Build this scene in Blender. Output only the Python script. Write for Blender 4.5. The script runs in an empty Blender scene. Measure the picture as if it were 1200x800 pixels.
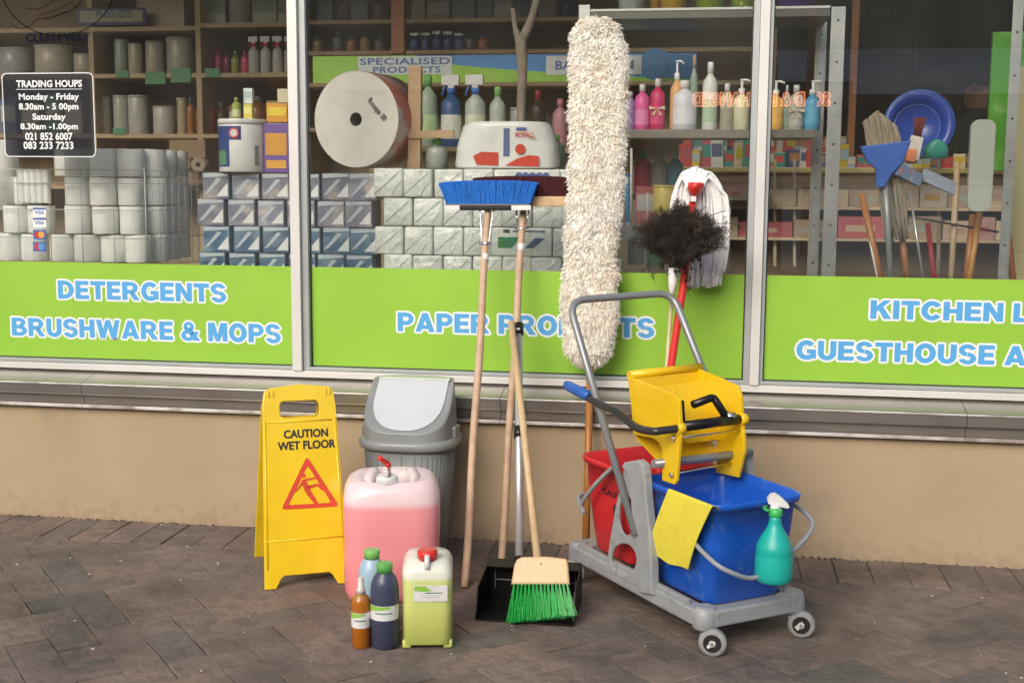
import bpy, bmesh, math, random
from mathutils import Vector, Matrix
random.seed(7)
scene = bpy.context.scene
col = scene.collection
PI = math.pi
def V(*a): return Vector(a)

# ------------------------------------------------------------------ camera
F, PIT, YAW, ROL = 1450., .13, -.1612, .0064
cy, sy, cp, sp = math.cos(YAW), math.sin(YAW), math.cos(PIT), math.sin(PIT)
FW = V(sy*cp, cy*cp, -sp)
RT = V(cy, -sy, 0)
UP = RT.cross(FW)
cr, sr = math.cos(ROL), math.sin(ROL)
RT, UP = cr*RT + sr*UP, -sr*RT + cr*UP
CAM = V(.67, -4.145, 1.25)
cam = bpy.data.cameras.new('camera')
cam.sensor_width = 36
cam.lens = F/1200*36
cam.clip_end = 200
camo = bpy.data.objects.new('camera', cam)
col.objects.link(camo)
m3 = Matrix((RT, UP, -FW)).transposed()
camo.matrix_world = Matrix.Translation(CAM) @ m3.to_4x4()
scene.camera = camo

# ------------------------------------------------------------------ world, sun, exposure
SUN_EL, SUN_AZ = math.radians(31), math.radians(198)     # azimuth clockwise from +Y
w = bpy.data.worlds.new('World')
scene.world = w
w.use_nodes = True
nt = w.node_tree
nt.nodes.clear()
sky = nt.nodes.new('ShaderNodeTexSky')
sky.sky_type = 'NISHITA'
sky.sun_disc = False
sky.sun_elevation = SUN_EL
sky.sun_rotation = SUN_AZ
sky.air_density = .7
sky.dust_density = 4.0
sky.ozone_density = .4
bg = nt.nodes.new('ShaderNodeBackground')
bg.inputs[1].default_value = .15
wo = nt.nodes.new('ShaderNodeOutputWorld')
nt.links.new(sky.outputs[0], bg.inputs[0])
nt.links.new(bg.outputs[0], wo.inputs[0])
sl = bpy.data.lights.new('sun', 'SUN')
sl.energy = 1.15
sl.angle = math.radians(38)
sl.color = (1, .965, .89)
so = bpy.data.objects.new('sun', sl)
col.objects.link(so)
sd = V(math.sin(SUN_AZ)*math.cos(SUN_EL), math.cos(SUN_AZ)*math.cos(SUN_EL), math.sin(SUN_EL))
so.rotation_euler = sd.to_track_quat('Z', 'Y').to_euler()
so.location = (0, -6, 8)
scene.view_settings.view_transform = 'Standard'
scene.view_settings.look = 'None'
scene.view_settings.exposure = 0.34
scene.view_settings.gamma = 1
scene.cycles.use_denoising = True
scene.cycles.max_bounces = 10
scene.cycles.transparent_max_bounces = 16

# ------------------------------------------------------------------ helpers
def ray(x, y): return FW*F + RT*(x-600) - UP*(y-400)
def at(x, y, Y):
    d = ray(x, y); return CAM + d*((Y-CAM.y)/d.y)
def atz(x, y, z=0.):
    d = ray(x, y); return CAM + d*((z-CAM.z)/d.z)
def atp(x, y, o, n):
    d = ray(x, y); return CAM + d*((o-CAM).dot(n)/d.dot(n))
def ppm(Y): return 1450/((at(600, 200, Y)-CAM).dot(FW))

def mat(name, c, r=.5, metal=0, var=None, bump=None, spec=.5, objvar=0, trans=0, emit=None, coat=0, sss=0, alpha=1, var2=None):
    m = bpy.data.materials.new(name)
    m.use_nodes = True
    n = m.node_tree; b = n.nodes['Principled BSDF']
    c4 = (*c, 1)
    b.inputs['Base Color'].default_value = c4
    b.inputs['Roughness'].default_value = r
    b.inputs['Metallic'].default_value = metal
    b.inputs['Specular IOR Level'].default_value = spec
    if trans: b.inputs['Transmission Weight'].default_value = trans
    if coat:
        b.inputs['Coat Weight'].default_value = coat; b.inputs['Coat Roughness'].default_value = .08
    if sss:
        b.inputs['Subsurface Weight'].default_value = sss; b.inputs['Subsurface Radius'].default_value = (.03, .02, .015)
        b.inputs['Subsurface Scale'].default_value = 1.0
    if alpha < 1: b.inputs['Alpha'].default_value = alpha
    if emit:
        b.inputs['Emission Color'].default_value = (*emit[:3], 1); b.inputs['Emission Strength'].default_value = emit[3]
    tc = n.nodes.new('ShaderNodeNewGeometry')
    src = tc.outputs['Position']
    last = None
    def mixin(fac, a, bcol, typ='MIX'):
        mx = n.nodes.new('ShaderNodeMix'); mx.data_type = 'RGBA'; mx.blend_type = typ
        if isinstance(a, tuple): mx.inputs[6].default_value = a
        else: n.links.new(a, mx.inputs[6])
        mx.inputs[7].default_value = bcol
        n.links.new(fac, mx.inputs[0])
        return mx.outputs[2]
    cur = c4
    for vv in (var, var2):
        if vv:                       # (scale, colour2, lo, hi)
            nz = n.nodes.new('ShaderNodeTexNoise'); nz.inputs['Scale'].default_value = vv[0]; nz.inputs['Detail'].default_value = 6
            n.links.new(src, nz.inputs['Vector'])
            mr = n.nodes.new('ShaderNodeMapRange'); mr.inputs[1].default_value = vv[2]; mr.inputs[2].default_value = vv[3]
            n.links.new(nz.outputs[0], mr.inputs[0])
            cur = mixin(mr.outputs[0], cur, (*vv[1], 1))
            last = cur
    if objvar:
        oi = n.nodes.new('ShaderNodeObjectInfo')
        h = n.nodes.new('ShaderNodeHueSaturation')
        mr = n.nodes.new('ShaderNodeMapRange'); mr.inputs[3].default_value = 1-objvar; mr.inputs[4].default_value = 1+objvar
        n.links.new(oi.outputs['Random'], mr.inputs[0]); n.links.new(mr.outputs[0], h.inputs['Value'])
        if last is not None: n.links.new(last, h.inputs['Color'])
        else: h.inputs['Color'].default_value = c4
        last = h.outputs[0]
    if last is not None: n.links.new(last, b.inputs['Base Color'])
    if bump:                         # (scale, strength, distance)
        nz = n.nodes.new('ShaderNodeTexNoise'); nz.inputs['Scale'].default_value = bump[0]; nz.inputs['Detail'].default_value = 5
        n.links.new(src, nz.inputs['Vector'])
        bp = n.nodes.new('ShaderNodeBump'); bp.inputs['Strength'].default_value = bump[1]; bp.inputs['Distance'].default_value = bump[2]
        n.links.new(nz.outputs[0], bp.inputs['Height']); n.links.new(bp.outputs[0], b.inputs['Normal'])
    return m
_pm = {}
def plain(c, r=.5, metal=0, objvar=0):
    k = (tuple(round(x, 3) for x in c), r, metal, objvar)
    if k not in _pm: _pm[k] = mat('plastic_%d' % len(_pm), c, r, metal, objvar=objvar, var=(35, tuple(x*.86 for x in c), .45, .75))
    return _pm[k]

ROOT = {}        # object -> world position of its thing's origin
def link(o, parent=None):
    col.objects.link(o)
    if parent is not None: o.parent = parent
def tag(o, label, cat, group=None):
    o['label'] = label; o['category'] = cat
    if group: o['group'] = group
    return o
def thing(name, label, cat, loc=(0, 0, 0), group=None):
    o = bpy.data.objects.new(name, None); o.empty_display_size = .05
    link(o); o.location = loc; ROOT[o.name] = Vector(loc)
    return tag(o, label, cat, group)

class MB:
    G = None
    def __init__(s): s.v = []; s.f = []; s.sm = []; s.mi = []; s.m = 0
    def add(s, vs, fs, smooth=False, M=None):
        b = len(s.v)
        for p in vs:
            p = Vector(p)
            if M is not None: p = M @ p
            if MB.G is not None: p = MB.G @ p
            s.v.append(p)
        for f in fs:
            s.f.append([i+b for i in f]); s.sm.append(smooth); s.mi.append(s.m)
        return s
    def box(s, a, b, M=None):
        x0, y0, z0 = a; x1, y1, z1 = b
        return s.add([(x0,y0,z0),(x1,y0,z0),(x1,y1,z0),(x0,y1,z0),(x0,y0,z1),(x1,y0,z1),(x1,y1,z1),(x0,y1,z1)],
                     [(0,3,2,1),(4,5,6,7),(0,1,5,4),(1,2,6,5),(2,3,7,6),(3,0,4,7)], False, M)
    def cbox(s, a, b, c=.003, M=None, smooth=False):          # box with chamfered edges
        bm = bmesh.new()
        bmesh.ops.create_cube(bm, size=1)
        ce = [(a[i]+b[i])/2 for i in range(3)]; d = [abs(b[i]-a[i]) for i in range(3)]
        for v in bm.verts: v.co = Vector([ce[i]+v.co[i]*d[i] for i in range(3)])
        bmesh.ops.bevel(bm, geom=bm.edges[:], offset=min(c, min(d)*.45), segments=2, profile=.6, affect='EDGES')
        bm.verts.index_update()
        s.add([v.co for v in bm.verts], [[v.index for v in f.verts] for f in bm.faces], smooth, M)
        bm.free(); return s
    def tube(s, pts, r, n=10, cap=True, M=None, smooth=True, flat=1.):
        pts = [Vector(p) for p in pts]
        rs = r if isinstance(r, (list, tuple)) else [r]*len(pts)
        vs = []; fs = []; pn = None
        for i, p in enumerate(pts):
            t = (pts[min(i+1, len(pts)-1)]-pts[max(i-1, 0)]).normalized()
            if pn is None:
                ref = V(0,0,1) if abs(t.z) < .9 else V(1,0,0)
                a = t.cross(ref).normalized()
            else: a = (pn - t*pn.dot(t)).normalized()
            pn = a; b = t.cross(a)
            for k in range(n):
                an = 2*PI*k/n
                vs.append(p + a*(math.cos(an)*rs[i]) + b*(math.sin(an)*rs[i]*flat))
        for i in range(len(pts)-1):
            for k in range(n):
                fs.append((i*n+k, i*n+(k+1) % n, (i+1)*n+(k+1) % n, (i+1)*n+k))
        s.add(vs, fs, smooth, M)
        if cap:
            m = len(pts)-1
            s.add(vs[:n][::-1] + vs[m*n:], [tuple(range(n)), tuple(range(n, 2*n))], False, M)
        return s
    def lathe(s, prof, c=(0,0,0), n=24, M=None, smooth=True, sx=1, sy=1, capb=True, capt=True, wob=0):
        c = Vector(c); vs = []; fs = []
        for (r, z) in prof:
            for k in range(n):
                an = 2*PI*k/n; q_ = 1+wob*((k*7919 % 13)/6.5-1); vs.append(c + V(math.cos(an)*r*sx*q_, math.sin(an)*r*sy*q_, z))
        for i in range(len(prof)-1):
            for k in range(n): fs.append((i*n+k, i*n+(k+1) % n, (i+1)*n+(k+1) % n, (i+1)*n+k))
        s.add(vs, fs, smooth, M)
        if capb: s.add(vs[:n][::-1], [tuple(range(n))], False, M)
        if capt: s.add(vs[-n:], [tuple(range(n))], False, M)
        return s
    def loft(s, rings, n=40, M=None, smooth=True, capb=True, capt=True):
        # rings: (cx, cy, z, rx, ry, power[, tilt function])
        vs = []; fs = []
        for R_ in rings:
            cx, cy_, z, rx, ry, pw = R_[:6]
            for k in range(n):
                an = 2*PI*(k+.5)/n; c_, s_ = math.cos(an), math.sin(an)
                x = math.copysign(abs(c_)**(2/pw), c_)*rx; y = math.copysign(abs(s_)**(2/pw), s_)*ry
                zz = z + (R_[6](x, y) if len(R_) > 6 else 0)
                vs.append(V(cx+x, cy_+y, zz))
        m = len(rings)
        for i in range(m-1):
            for k in range(n): fs.append((i*n+k, i*n+(k+1) % n, (i+1)*n+(k+1) % n, (i+1)*n+k))
        s.add(vs, fs, smooth, M)
        if capb: s.add(vs[:n][::-1], [tuple(range(n))], smooth, M)
        if capt: s.add(vs[-n:], [tuple(range(n))], smooth, M)
        return s
    def prism(s, poly, M, t=.01, smooth=False):                # 2-D polygon in local xy, thickness along local z
        n = len(poly)
        vs = [(x, y, 0) for x, y in poly] + [(x, y, t) for x, y in poly]
        fs = [tuple(range(n))[::-1], tuple(range(n, 2*n))] + [(i, (i+1) % n, n+(i+1) % n, n+i) for i in range(n)]
        return s.add(vs, fs, smooth, M)
    def bar(s, a, b, w, h, up=(0,0,1)):
        a = Vector(a); b = Vector(b); t = (b-a).normalized(); u = Vector(up); sd_ = t.cross(u).normalized(); u = sd_.cross(t)
        vs = []
        for p in (a, b):
            for (i, j) in ((-1,-1),(1,-1),(1,1),(-1,1)): vs.append(p + sd_*(i*w/2) + u*(j*h/2))
        return s.add(vs, [(0,1,2,3)[::-1],(4,5,6,7),(0,1,5,4),(1,2,6,5),(2,3,7,6),(3,0,4,7)])
    def build(s, name, m, parent=None, label=None, off=None):
        me = bpy.data.meshes.new(name)
        o_ = Vector((0,0,0))
        if off is not None: o_ = Vector(off)
        elif parent is not None: o_ = ROOT.get(parent.name, Vector((0,0,0)))
        me.from_pydata([tuple(p-o_) for p in s.v], [], s.f)
        me.polygons.foreach_set('use_smooth', s.sm)
        ms = m if isinstance(m, (list, tuple)) else [m]
        for q in ms: me.materials.append(q)
        if len(ms) > 1: me.polygons.foreach_set('material_index', s.mi)
        bm = bmesh.new(); bm.from_mesh(me); bmesh.ops.remove_doubles(bm, verts=bm.verts, dist=1e-6)
        bmesh.ops.recalc_face_normals(bm, faces=bm.faces)
        bm.to_mesh(me); bm.free()
        me.update()
        o = bpy.data.objects.new(name, me); link(o, parent)
        ROOT[o.name] = o_
        if parent is None and off is not None: o.location = off
        if label: o['label'] = label
        return o
def struct(name, mb, m, parent=None):
    o = mb.build(name, m, parent)
    if parent is None: o['kind'] = 'structure'
    return o
def smooth_path(P, k=8):
    P = [Vector(p) for p in P]; out = []
    for i in range(len(P)-1):
        p0 = P[max(i-1,0)]; p1 = P[i]; p2 = P[i+1]; p3 = P[min(i+2, len(P)-1)]
        for j in range(k):
            t = j/k
            out.append(.5*((2*p1)+(p2-p0)*t+(2*p0-5*p1+4*p2-p3)*t*t+(3*p1-p0-3*p2+p3)*t**3))
    out.append(P[-1]); return out
def fillet(P, r, k=6):
    P = [Vector(p) for p in P]; out = [P[0]]
    for i in range(1, len(P)-1):
        a = (P[i-1]-P[i]); b = (P[i+1]-P[i]); rr = min(r, a.length*.49, b.length*.49)
        s_ = P[i]+a.normalized()*rr; e_ = P[i]+b.normalized()*rr
        for j in range(k+1):
            t = j/k; out.append(s_*(1-t)**2+P[i]*2*t*(1-t)+e_*t*t)
    out.append(P[-1]); return out
def frame(o, ex, ey):
    ex = Vector(ex).normalized(); ey = Vector(ey); ey = (ey-ex*ey.dot(ex)).normalized(); ez = ex.cross(ey)
    M = Matrix((ex, ey, ez)).transposed().to_4x4(); M.translation = Vector(o); return M

_dg = None
def curve_mesh(cu):
    o = bpy.data.objects.new('tmp', cu); col.objects.link(o)
    dg = bpy.context.evaluated_depsgraph_get()
    me = bpy.data.meshes.new_from_object(o.evaluated_get(dg))
    bpy.data.objects.remove(o)
    vs = [v.co.copy() for v in me.vertices]; fs = [tuple(p.vertices) for p in me.polygons]
    bpy.data.meshes.remove(me)
    return vs, fs
def plate(outer, holes, t, M, bev=.002, mb=None):               # polygon with holes, thickness t about the local xy plane
    cu = bpy.data.curves.new('c', 'CURVE'); cu.dimensions = '2D'; cu.fill_mode = 'BOTH'
    for pl in [outer]+list(holes):
        s_ = cu.splines.new('POLY'); s_.points.add(len(pl)-1); s_.use_cyclic_u = True
        for i, p in enumerate(pl): s_.points[i].co = (p[0], p[1], 0, 1)
    cu.extrude = t/2-bev; cu.bevel_depth = bev; cu.bevel_resolution = 1; cu.offset = -bev
    vs, fs = curve_mesh(cu); bpy.data.curves.remove(cu)
    mb = mb or MB(); mb.add(vs, fs, False, M); return mb
_tc = {}
def text_geo(body, off=0., res=3, shear=0):
    k = (body, off, res, shear)
    if k not in _tc:
        cu = bpy.data.curves.new('t', 'FONT'); cu.body = body; cu.size = 1; cu.offset = off; cu.extrude = 0; cu.resolution_u = res
        cu.shear = shear
        cu.space_character = 1 + off*2.2 if off < .05 else 1 + .04*2.2
        vs, fs = curve_mesh(cu); bpy.data.curves.remove(cu); _tc[k] = (vs, fs)
    return _tc[k]
def fit_text(body, M, w_, h_, m, name, parent, off=.03, outline=None, lift=.0006, mirror=False, bold=0):
    """text filling w_ x h_ with its lower left corner at M; outline=(rim width, material); bold = extra stroke half width"""
    vs, fs = text_geo(body, off)
    if bold: w_ -= 2*bold; h_ -= 2*bold; M = M @ Matrix.Translation((bold, bold, 0))
    x0 = min(v.x for v in vs); x1 = max(v.x for v in vs); y0 = min(v.y for v in vs); y1 = max(v.y for v in vs)
    def conv(q, z):
        out = []
        for v in q:
            X = (v.x-x0)/(x1-x0)*w_; Y_ = (v.y-y0)/(y1-y0)*h_
            if mirror: X = w_-X
            out.append((X, Y_, z))
        return out
    res = []
    if outline:
        # thicken: several shifted copies of the letters make an even rim round them
        mb = MB(); e = outline[0]+bold
        for k in range(12):
            a = 2*PI*k/12
            mb.add([(p[0]+math.cos(a)*e, p[1]+math.sin(a)*e, p[2]+k*2e-5) for p in conv(vs, 0)], fs, False, M)
        res.append(mb.build(name+'_outline', outline[1], parent))
    mb = MB(); z_ = lift if outline else 0
    if bold:
        for k in range(10):
            a = 2*PI*k/10; mb.add([(p[0]+math.cos(a)*bold, p[1]+math.sin(a)*bold, p[2]+k*1e-5) for p in conv(vs, z_)], fs, False, M)
    mb.add(conv(vs, z_+1.2e-4), fs, False, M)
    res.append(mb.build(name, m, parent))
    return res
# heavy grotesque capitals drawn as polygons (cap height 1)
def _arc(cx, cy_, RX, RY, rx, ry, a0, a1, n=None):
    n = n or max(4, int(abs(a1-a0)/12)); out = []
    for i in range(n):
        t0, t1 = [math.radians(a0+(a1-a0)*k/n) for k in (i, i+1)]
        out.append([(cx+RX*math.cos(t0), cy_+RY*math.sin(t0)), (cx+RX*math.cos(t1), cy_+RY*math.sin(t1)), (cx+rx*math.cos(t1), cy_+ry*math.sin(t1)), (cx+rx*math.cos(t0), cy_+ry*math.sin(t0))])
    return out
def _r(x0, y0, x1, y1): return [(x0, y0), (x1, y0), (x1, y1), (x0, y1)]
def _mir(p, w_): return [(w_-x, y) for x, y in p]
GL = {
 'E': (.74, [_r(0,0,.28,1), _r(.2,0,.74,.22), _r(.2,.39,.69,.61), _r(.2,.78,.73,1)]),
 'F': (.70, [_r(0,0,.28,1), _r(.2,.36,.64,.58), _r(.2,.78,.70,1)]),
 'T': (.82, [_r(0,.77,.82,1), _r(.27,0,.55,.8)]),
 'L': (.68, [_r(0,0,.28,1), _r(.2,0,.68,.23)]),
 'I': (.28, [_r(0,0,.28,1)]),
 'H': (.86, [_r(0,0,.28,1), _r(.58,0,.86,1), _r(.2,.39,.7,.62)]),
 'N': (.88, [_r(0,0,.27,1), _r(.61,0,.88,1), [(0,1),(.28,1),(.88,0),(.60,0)]]),
 'M': (1.04, [_r(0,0,.26,1), _r(.78,0,1.04,1), [(.0,1),(.36,1),(.62,0),(.42,0)], _mir([(.0,1),(.36,1),(.62,0),(.42,0)], 1.04)]),
 'W': (1.32, [[(0,1),(.28,1),(.49,0),(.22,0)], [(.22,0),(.49,0),(.78,1),(.54,1)], _mir([(0,1),(.28,1),(.49,0),(.22,0)], 1.32), _mir([(.22,0),(.49,0),(.78,1),(.54,1)], 1.32)]),
 'K': (.94, [_r(0,0,.28,1), [(.22,.31),(.22,.62),(.58,1),(.92,1)], [(.36,.50),(.56,.68),(.96,0),(.62,0)]]),
 'A': (.98, [[(0,0),(.28,0),(.62,1),(.35,1)], _mir([(0,0),(.28,0),(.62,1),(.35,1)], .98), _r(.2,.15,.78,.36)]),
 'D': (.88, [_r(0,0,.28,1), _r(.2,0,.38,.23), _r(.2,.77,.38,1)]+_arc(.36,.5,.52,.5,.24,.27,-90,90)),
 'O': (.96, _arc(.48,.5,.48,.52,.20,.27,0,360)),
 'C': (.90, _arc(.48,.5,.48,.52,.20,.27,35,325)),
 'G': (.94, _arc(.48,.5,.48,.52,.20,.27,40,300)+[_r(.50,.32,.94,.54), _r(.68,.06,.94,.5), [(.5,-.02),(.7,.0),(.72,.3),(.6,.22)]]),
 'S': (.82, _arc(.40,.71,.39,.31,.13,.10,10,270)+_arc(.42,.29,.40,.31,.14,.10,90,-170)),
 'U': (.86, [_r(0,.36,.28,1), _r(.58,.36,.86,1)]+_arc(.43,.38,.43,.40,.15,.16,180,360)),
 'P': (.82, [_r(0,0,.28,1), _r(.2,.78,.46,1), _r(.2,.34,.46,.56)]+_arc(.45,.67,.37,.33,.12,.11,-90,90)),
 'R': (.94, [_r(0,0,.28,1), _r(.2,.78,.48,1), _r(.2,.36,.48,.57)]+_arc(.47,.68,.38,.32,.12,.11,-90,90)+[[(.34,.44),(.62,.48),(.95,0),(.63,0)]]),
 'B': (.86, [_r(0,0,.28,1), _r(.2,.80,.46,1), _r(.2,.42,.46,.60), _r(.2,0,.46,.20)]+_arc(.45,.745,.34,.255,.10,.06,-90,90)+_arc(.46,.29,.40,.29,.14,.09,-90,90)),
 '&': (1.02, _arc(.42,.745,.28,.275,.09,.10,0,360)+_arc(.38,.28,.38,.30,.13,.11,0,360)+[[(.20,.66),(.48,.74),(1.04,0),(.66,0)], [(.62,.24),(.80,.12),(.96,.50),(.74,.50)]]),
}
def heavy_polys(body, gap=.085):
    x = 0; out = []
    for ch in body:
        if ch == ' ': x += .36; continue
        w_, ps = GL[ch]
        out += [[(p[0]+x, p[1]) for p in q] for q in ps]; x += w_+gap
    return out, x-gap
def heavy_text(body, M, w_, h_, m, name, parent, rim=None, lift=.0005):
    ps, W_ = heavy_polys(body); k = w_/W_
    if rim:
        mb = MB()
        for j in range(12):
            a = 2*PI*j/12
            for i, q in enumerate(ps): mb.add([(x_*k+math.cos(a)*rim[0], y_*h_+math.sin(a)*rim[0], j*1.5e-5+(i % 7)*1e-6) for x_, y_ in q], [tuple(range(len(q)))], False, M)
        mb.build(name+'_outline', rim[1], parent)
    mb = MB()
    for i, q in enumerate(ps): mb.add([(x_*k, y_*h_, lift+(i % 7)*4e-6) for x_, y_ in q], [tuple(range(len(q)))], False, M)
    return mb.build(name, m, parent)
def dup(root, loc=None, label=None, rotz=None):
    r = root.copy(); col.objects.link(r)
    if loc is not None: r.location = loc
    if rotz is not None: r.rotation_euler = (0, 0, rotz)
    if label: r['label'] = label
    for ch in list(root.children):
        c = ch.copy(); col.objects.link(c); c.parent = r
        for g in list(ch.children):
            d = g.copy(); col.objects.link(d); d.parent = c
    return r
ORD = ['first','second','third','fourth','fifth','sixth','seventh','eighth','ninth','tenth','eleventh','twelfth','thirteenth','fourteenth']

# ------------------------------------------------------------------ materials
M_alu = mat('anodised_aluminium', (.70,.70,.67), .4, .1, var=(3, (.62,.62,.60), .4, .7), bump=(60, .05, .002))
M_alud = mat('aluminium_bead', (.42,.45,.46), .42, .2, var=(4, (.36,.39,.40), .4, .7))
M_sill = mat('sill_metal', (.37,.345,.32), .2, .7, var=(5, (.30,.275,.25), .45, .75), bump=(18, .10, .003))
M_silllip = mat('sill_lip', (.78,.77,.74), .3, .3, var=(9, (.36,.30,.25), .45, .68), bump=(40, .1, .002))
M_plaster = mat('beige_plaster', (.445,.345,.222), .85, var=(2.2, (.41,.315,.205), .40, .68), var2=(3.2, (.375,.295,.20), .57, .70), bump=(110, .2, .002))
def splash(m):          # brown splash marks on the lowest hand's breadth of the plaster
    n = m.node_tree; b = n.nodes['Principled BSDF']; src = b.inputs['Base Color'].links[0].from_socket
    g_ = n.nodes.new('ShaderNodeNewGeometry'); sx_ = n.nodes.new('ShaderNodeSeparateXYZ'); n.links.new(g_.outputs['Position'], sx_.inputs[0])
    a = n.nodes.new('ShaderNodeMapRange'); a.inputs[1].default_value = .0; a.inputs[2].default_value = .13; a.inputs[3].default_value = .30; a.inputs[4].default_value = 0
    n.links.new(sx_.outputs['Z'], a.inputs[0])
    nz = n.nodes.new('ShaderNodeTexNoise'); nz.inputs['Scale'].default_value = 24; nz.inputs['Detail'].default_value = 9; n.links.new(g_.outputs['Position'], nz.inputs['Vector'])
    ad = n.nodes.new('ShaderNodeMath'); n.links.new(a.outputs[0], ad.inputs[0]); n.links.new(nz.outputs[0], ad.inputs[1])
    mr = n.nodes.new('ShaderNodeMapRange'); mr.inputs[1].default_value = .66; mr.inputs[2].default_value = .86; mr.inputs[4].default_value = .25; n.links.new(ad.outputs[0], mr.inputs[0])
    mx = n.nodes.new('ShaderNodeMix'); mx.data_type = 'RGBA'; n.links.new(mr.outputs[0], mx.inputs[0]); n.links.new(src, mx.inputs[6]); mx.inputs[7].default_value = (.20,.155,.11,1); n.links.new(mx.outputs[2], b.inputs['Base Color'])
splash(M_plaster)
M_rubber = mat('gasket_rubber', (.03,.035,.03), .6)
M_green = mat('green_vinyl', (.295,.565,.055), .42, var=(5, (.275,.535,.05), .4, .65))
M_blue_l = mat('blue_letter', (.095,.39,.76), .45)
M_white_l = mat('white_letter', (.80,.84,.84), .45)
M_white_p = mat('white_plastic', (.78,.79,.78), .35, var=(20, (.7,.71,.70), .4, .7))
M_black = mat('black_plastic', (.009,.009,.009), .28, bump=(60, .05, .001))
M_chrome = mat('chrome', (.75,.75,.75), .15, 1)
M_steel = mat('galvanised_steel', (.50,.52,.52), .38, .7, var=(15, (.4,.42,.42), .4, .7))

def glass_mat():
    m = bpy.data.materials.new('window_glass'); m.use_nodes = True; n = m.node_tree; n.nodes.clear()
    tr = n.nodes.new('ShaderNodeBsdfTransparent'); tr.inputs[0].default_value = (.985,.995,.985,1)
    gl = n.nodes.new('ShaderNodeBsdfGlossy'); gl.inputs['Roughness'].default_value = 0; gl.inputs[0].default_value = (1,1,1,1)
    lw = n.nodes.new('ShaderNodeLayerWeight'); lw.inputs[0].default_value = .5
    pw = n.nodes.new('ShaderNodeMath'); pw.operation = 'POWER'; pw.inputs[1].default_value = 5; n.links.new(lw.outputs['Facing'], pw.inputs[0])
    ma = n.nodes.new('ShaderNodeMath'); ma.operation = 'MULTIPLY_ADD'; ma.inputs[1].default_value = .85; ma.inputs[2].default_value = .10
    n.links.new(pw.outputs[0], ma.inputs[0])
    mx = n.nodes.new('ShaderNodeMixShader'); n.links.new(ma.outputs[0], mx.inputs[0]); n.links.new(tr.outputs[0], mx.inputs[1]); n.links.new(gl.outputs[0], mx.inputs[2])
    # reflection haze painted into the glass as a dusty, streaky diffuse veil
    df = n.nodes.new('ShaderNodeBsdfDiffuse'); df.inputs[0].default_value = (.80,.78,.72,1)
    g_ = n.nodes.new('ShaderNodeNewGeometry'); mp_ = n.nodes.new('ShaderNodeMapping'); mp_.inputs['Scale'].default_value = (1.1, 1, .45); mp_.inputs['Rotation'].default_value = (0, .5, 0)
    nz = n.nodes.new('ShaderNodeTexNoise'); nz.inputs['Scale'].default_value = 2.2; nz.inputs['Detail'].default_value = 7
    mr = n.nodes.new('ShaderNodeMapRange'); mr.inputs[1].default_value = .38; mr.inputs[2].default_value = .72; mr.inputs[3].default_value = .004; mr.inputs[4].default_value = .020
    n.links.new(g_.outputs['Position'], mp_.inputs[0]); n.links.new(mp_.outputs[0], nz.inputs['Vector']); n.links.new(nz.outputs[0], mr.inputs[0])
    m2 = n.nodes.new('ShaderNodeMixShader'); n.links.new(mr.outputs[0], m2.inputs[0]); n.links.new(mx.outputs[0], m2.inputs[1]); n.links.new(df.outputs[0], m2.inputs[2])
    o = n.nodes.new('ShaderNodeOutputMaterial'); n.links.new(m2.outputs[0], o.inputs[0])
    return m
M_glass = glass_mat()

# ------------------------------------------------------------------ ground
M_mortar = mat('paving_joint_sand', (.115,.096,.081), .95, var=(5, (.15,.12,.085), .5, .68), var2=(1.3, (.045,.038,.033), .5, .6), bump=(120, .4, .003))
M_paver = mat('clay_paver', (.210,.172,.147), .8, var=(2.6, (.105,.091,.082), .48, .62), var2=(19, (.158,.130,.112), .47, .62), bump=(45, .8, .008), objvar=.10)
def vary_by_piece(m, cols):
    n = m.node_tree; b = n.nodes['Principled BSDF']; l = b.inputs['Base Color'].links[0]; srcs = l.from_socket
    oi = n.nodes.new('ShaderNodeObjectInfo'); rp = n.nodes.new('ShaderNodeValToRGB'); rp.color_ramp.interpolation = 'CONSTANT'
    e = rp.color_ramp.elements
    while len(e) < len(cols): e.new(0)
    for k, (p_, c_) in enumerate(cols): e[k].position = p_; e[k].color = (*c_, 1)
    mx = n.nodes.new('ShaderNodeMix'); mx.data_type = 'RGBA'; mx.blend_type = 'MULTIPLY'; mx.inputs[0].default_value = 1
    n.links.new(oi.outputs['Random'], rp.inputs[0]); n.links.new(srcs, mx.inputs[6]); n.links.new(rp.outputs[0], mx.inputs[7]); n.links.new(mx.outputs[2], b.inputs['Base Color'])
vary_by_piece(M_paver, [(0,(1,1,1)),(.22,(1.0,.92,.88)),(.42,(.86,.86,.86)),(.55,(1.08,1.0,.93)),(.72,(.93,.88,.88)),(.86,(.70,.76,.78)),(.93,(1.03,.98,.96))])
M_far = mat('street_paving', (.50,.44,.36), .9, var=(3, (.10,.085,.075), .4, .7), bump=(40, .3, .004))
M_asph = mat('asphalt', (.05,.05,.052), .95, var=(5, (.07,.07,.07), .4, .7), bump=(150, .4, .003))

g = MB(); g.box((-60, -5.6, -.2), (60, 5.6, -.0095)); pave = struct('pavement', g, M_mortar)
g = MB(); g.box((-60, -80, -.4), (60, -5.62, -.13)); struct('road', g, M_asph)
g = MB(); g.cbox((-60, -5.72, -.3), (60, -5.6, .0), .02); struct('kerb', g, mat('kerb_concrete', (.34,.32,.29), .9, var=(4,(.25,.24,.22),.4,.7)))
g = MB(); g.box((-60, -20, -.29), (60, -12.5, .0)); struct('far_pavement', g, M_far)

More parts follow.
